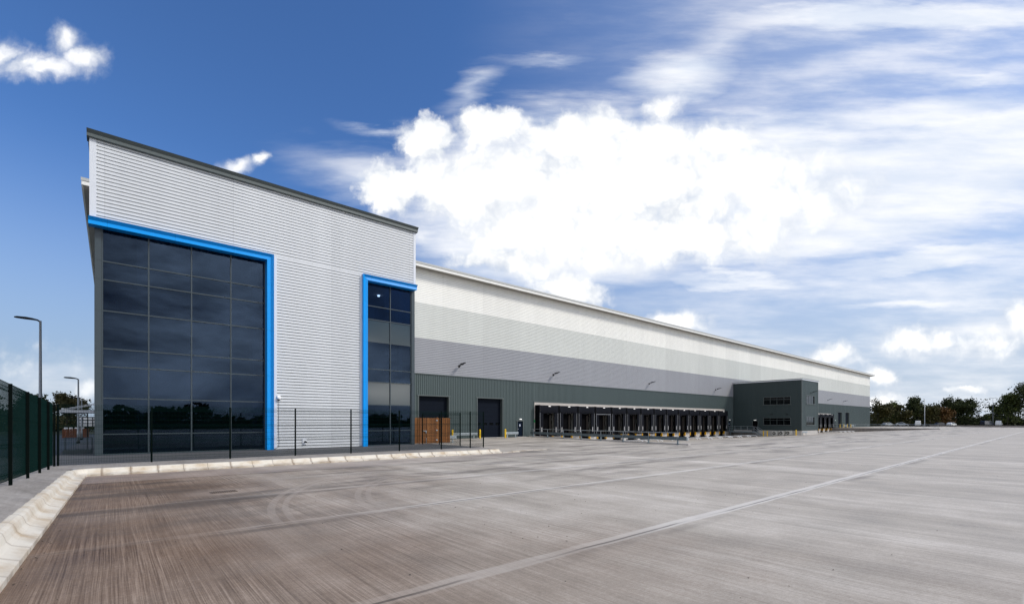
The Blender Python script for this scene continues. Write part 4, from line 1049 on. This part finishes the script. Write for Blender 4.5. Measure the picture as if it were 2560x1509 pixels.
spec = [  # px, top, halfwidth, dist, leaf, n, bare, label, crown base
    (2190, 1008, 26, 205, 'leaf_brown', 1500, .1, 'bushy brown-green tree right beside the warehouse end', .2),
    (2222, 1009, 24, 212, 'leaf_green', 1500, .05, 'bright green rounded tree second from the warehouse end', .2),
    (2183, 984, 22, 220, 'leaf_brown', 160, .6, 'thin nearly leafless tree showing above the warehouse end bushes', .3),
    (2250, 1011, 18, 208, 'leaf_brown', 1100, .05, 'low dark brown tree left of the first tall dark tree', .2),
    (2272, 992, 22, 214, 'leaf_dark', 1300, .1, 'tall dark tree with a flat bushy top left of the pale column', .3),
    (2303, 996, 20, 210, 'leaf_dark', 1300, .1, 'tall dark tree just left of the pale lamp column', .28),
    (2326, 1016, 17, 206, 'leaf_brown', 1100, .05, 'low orange-brown tree just right of the pale lamp column', .2),
    (2343, 1008, 16, 216, 'leaf_olive', 220, .35, 'small thin-leaved tree between two low brown trees', .35),
    (2360, 1020, 20, 208, 'leaf_orange', 1200, .05, 'low orange autumn tree in front of the open gap', .22),
    (2390, 990, 23, 214, 'leaf_dark', 1300, .12, 'airy dark tree right of the orange tree', .3),
    (2420, 994, 20, 210, 'leaf_dark', 1500, .05, 'dense dark tree left of the leafless tree', .28),
    (2452, 992, 26, 212, 'leaf_olive', 60, .86, 'leafless grey tree in front of the sky gap', .3),
    (2519, 982, 34, 208, 'leaf_green', 1700, .15, 'spreading airy green tree beside the largest tree', .28),
    (2562, 955, 46, 205, 'leaf_dark', 3800, .02, 'largest dark green tree cut by the right picture edge', .24),
    (2236, 1004, 24, 224, 'leaf_green', 1200, .05, 'green tree behind the low brown tree near the warehouse end', .2),
    (2315, 1012, 24, 226, 'leaf_dark', 1200, .05, 'dark tree behind the pale lamp column', .2),
    (2405, 1002, 26, 226, 'leaf_dark', 1200, .05, 'dark tree filling in behind the pair of tall dark trees', .2),
    (2500, 1012, 26, 224, 'leaf_dark', 1000, .05, 'low dark tree left of the spreading green tree', .18),
    (2610, 985, 40, 230, 'leaf_dark', 1200, .05, 'dark tree behind the largest tree at the picture edge', .24)]
for k, (px, top, hw, dist, lm, n, bare, lab, cbase) in enumerate(spec):
    loc, h, cw = tp_(px, top, hw, dist)
    tree(lab, loc, h, cw*1.3, 20+k, lm, int(n*2.4), trunk=.25 if bare < .8 else .3, crown_base=cbase, bare=bare, leaf=.42, levels=3 if bare < .5 else 4)
lt_ = [(166, 984, 30, 92, 'leaf_olive', 2600, 'tall autumn-tinted tree behind the middle street lamp', .22, .24), (120, 1003, 20, 95, 'leaf_dark', 900, 'lower dark tree showing over the left mesh fence', .2, .24),
       (42, 985, 40, 70, 'leaf_dark', 1800, 'broad dark tree seen through the nearest fence panels', .22, .24), (-40, 990, 50, 66, 'leaf_dark', 1600, 'dark tree at the left picture edge behind the fence', .22, .24), (205, 1042, 22, 100, 'leaf_dark', 700, 'dark shrub behind the white panels', .2, .22)]
for k, (px, top, hw, dist, lm, n, lab, cb_, lf) in enumerate(lt_):
    loc, h, cw = tp_(px, top, hw, dist); tree(lab, loc, h, cw*1.3, 60+k, lm, n*2, crown_base=cb_, group='trees behind the left fence', leaf=lf)

def hedge(name, fx, n, seed, m, leaf):
    rnd = random.Random(seed); mb = MB()
    for k in range(n): mb.leaf(fx(rnd), leaf*rnd.uniform(.6, 1.3), rnd)
    return stuff(mb.build(name, m))
def f_far(rnd):
    px = rnd.uniform(2150, 2640); p = at(px, rnd.uniform(214, 232)); hh = 4.6+.8*math.sin(px*.11)+.7*math.sin(px*.043+1); return (p[0], p[1], rnd.uniform(0, hh))
hedge('undergrowth', f_far, 11000, 3, 'leaf_dark', .62)
def f_left(rnd): 
    px = rnd.uniform(-120, 235); p = at(px, rnd.uniform(98, 106)); return (p[0], p[1], rnd.uniform(0, 2.0+.5*math.sin(px*.09)))
hedge('hedgerow', f_left, 1600, 8, 'leaf_dark', .42)
# woodland on the far side of the yard, behind the viewer: it shows only as reflection in the glass
def f_back(rnd):
    x = rnd.uniform(-120, 190); y = -95-rnd.uniform(0, 10); hh = 4.6+1.7*math.sin(x*.13)+1.1*math.sin(x*.31+2)+.8*math.sin(x*.71); return (x, y, hh*(1-math.sqrt(rnd.random()))*1.15 if rnd.random() < .6 else rnd.uniform(0, hh))
hedge('woodland', f_back, 15000, 12, 'leaf_dark', 1.0)
lamp((28, -24, 0), 8.0, 'street lamp mirrored in the dark office glass', (1.0, 0), .085)

# hills and a distant shed roof
hl = MB()
def ridge(a0, a1, dist, hfun, n=60):
    for k in range(n):
        t0, t1 = a0+(a1-a0)*k/n, a0+(a1-a0)*(k+1)/n
        p = [at(t0, dist), at(t1, dist), at(t1, dist*1.4), at(t0, dist*1.4)]
        h0, h1 = hfun(t0), hfun(t1)
        hl.poly([(p[0][0], p[0][1], -1), (p[1][0], p[1][1], -1), (p[1][0], p[1][1], h1), (p[0][0], p[0][1], h0)])
        hl.poly([(p[0][0], p[0][1], h0), (p[1][0], p[1][1], h1), (p[2][0], p[2][1], h1*1.2), (p[3][0], p[3][1], h0*1.2)])
ridge(-700, 600, 900, lambda t: 12+3*math.sin(t*.02)+2*math.sin(t*.05)); ridge(1900, 3000, 900, lambda t: 5+2*math.sin(t*.017)+1.2*math.sin(t*.05))
struct(hl.build('hills', 'hillgreen'))
p = at(2452, 330); SH = thing('distant_shed', 'low grey shed roof glimpsed through the trees on the right', 'building', (p[0], p[1], 0), -YAW)
m = MB(); m.box(-9, 9, 0, 14, 0, 4.6); m.build('wall', 'clad_grey', SH)
m = MB(); m.extrude([(-9.4, 4.5), (9.4, 4.5), (0, 6.2)], (0, -.3, 0), (0, 14.3, 0), (1, 0, 0)); m.build('roof', 'roof_grey', SH)

# parked vehicles beyond the far wall
def car(label, loc, rz, paint, van=False):
    r = thing('parked_van' if van else 'parked_car', label, 'van' if van else 'car', loc, rz, 'vehicles parked under the far trees')
    if van: body = [(-2.5, .35), (-2.5, 1.0), (-2.35, 1.9), (-2.1, 2.2), (1.0, 2.2), (1.5, 1.95), (1.95, 1.25), (2.5, 1.0), (2.6, .7), (2.55, .35)]
    else: body = [(-2.1, .3), (-2.15, .75), (-2.0, .95), (-1.75, 1.1), (-1.3, 1.42), (-.2, 1.48), (.5, 1.40), (1.15, 1.0), (1.95, .85), (2.12, .6), (2.1, .3)]
    m = MB(); i = 0; W = .95 if van else .85
    n = len(body)
    for s, k_ in ((-1, .86), (-1, 1), (1, 1), (1, .86)):
        pass
    for yy, sc2 in ((-W, .93), (-W*.9, 1), (W*.9, 1), (W, .93)):
        for a_, b2 in body: m.v.append((a_*(.97+.03*(sc2 == 1)), yy*(1 if b2 < 1.05 else .86), .3+(b2-.3)*(sc2*.07+.93)))
    for q in range(3):
        for k in range(n): m.f.append((q*n+k, q*n+(k+1) % n, (q+1)*n+(k+1) % n, (q+1)*n+k))
    m.f += [tuple(range(n)), tuple(3*n+k for k in reversed(range(n)))]
    m.build('body', paint, r, None, False)
    m = MB(); z0, z1 = (1.25, 1.85) if van else (.98, 1.34); xa, xb = (.2, 1.45) if van else (-1.25, .55)
    for s in (-1, 1): m.poly([(xa-.2, s*(W*.93+.02), z0), (xb+.3, s*(W*.93+.02), z0), (xb-.1, s*(W*.87+.02), z1), (xa, s*(W*.87+.02), z1)][::s])
    m.poly([(xb+.52, -W*.7, z0+.03), (xb+.52, W*.7, z0+.03), (xb+.12, W*.62, z1+.04), (xb+.12, -W*.62, z1+.04)]); m.build('window', 'car_glass', r)
    for x in (-1.35, 1.35):
        for s in (-1, 1): m = MB(); m.tube([(x, s*(W-.12), .31), (x, s*(W+.02), .31)], .31, 12); m.build('wheel', 'tyre', r)
    return r
for px, dist, rz, paint, van, lab in ((2294, 198, .9, 'car_white', True, 'white van parked left of the pale lamp column'), (2219, 199, .2, 'car_silver', False, 'silver car parked near the warehouse end'), (2254, 199, -.5, 'car_silver', False, 'silver car parked below the low brown tree'),
        (2379, 198, .4, 'car_white', False, 'white car parked below the airy dark tree'), (2351, 199, 0, 'car_dark', False, 'dark car parked below the orange tree'), (2497, 200, .7, 'car_white', True, 'white van parked below the spreading green tree'), (2467, 200, .2, 'car_dark', True, 'dark van parked below the leafless tree')):
    q = at(px, dist); car(lab, (q[0], q[1], .25), rz-YAW, paint, van)
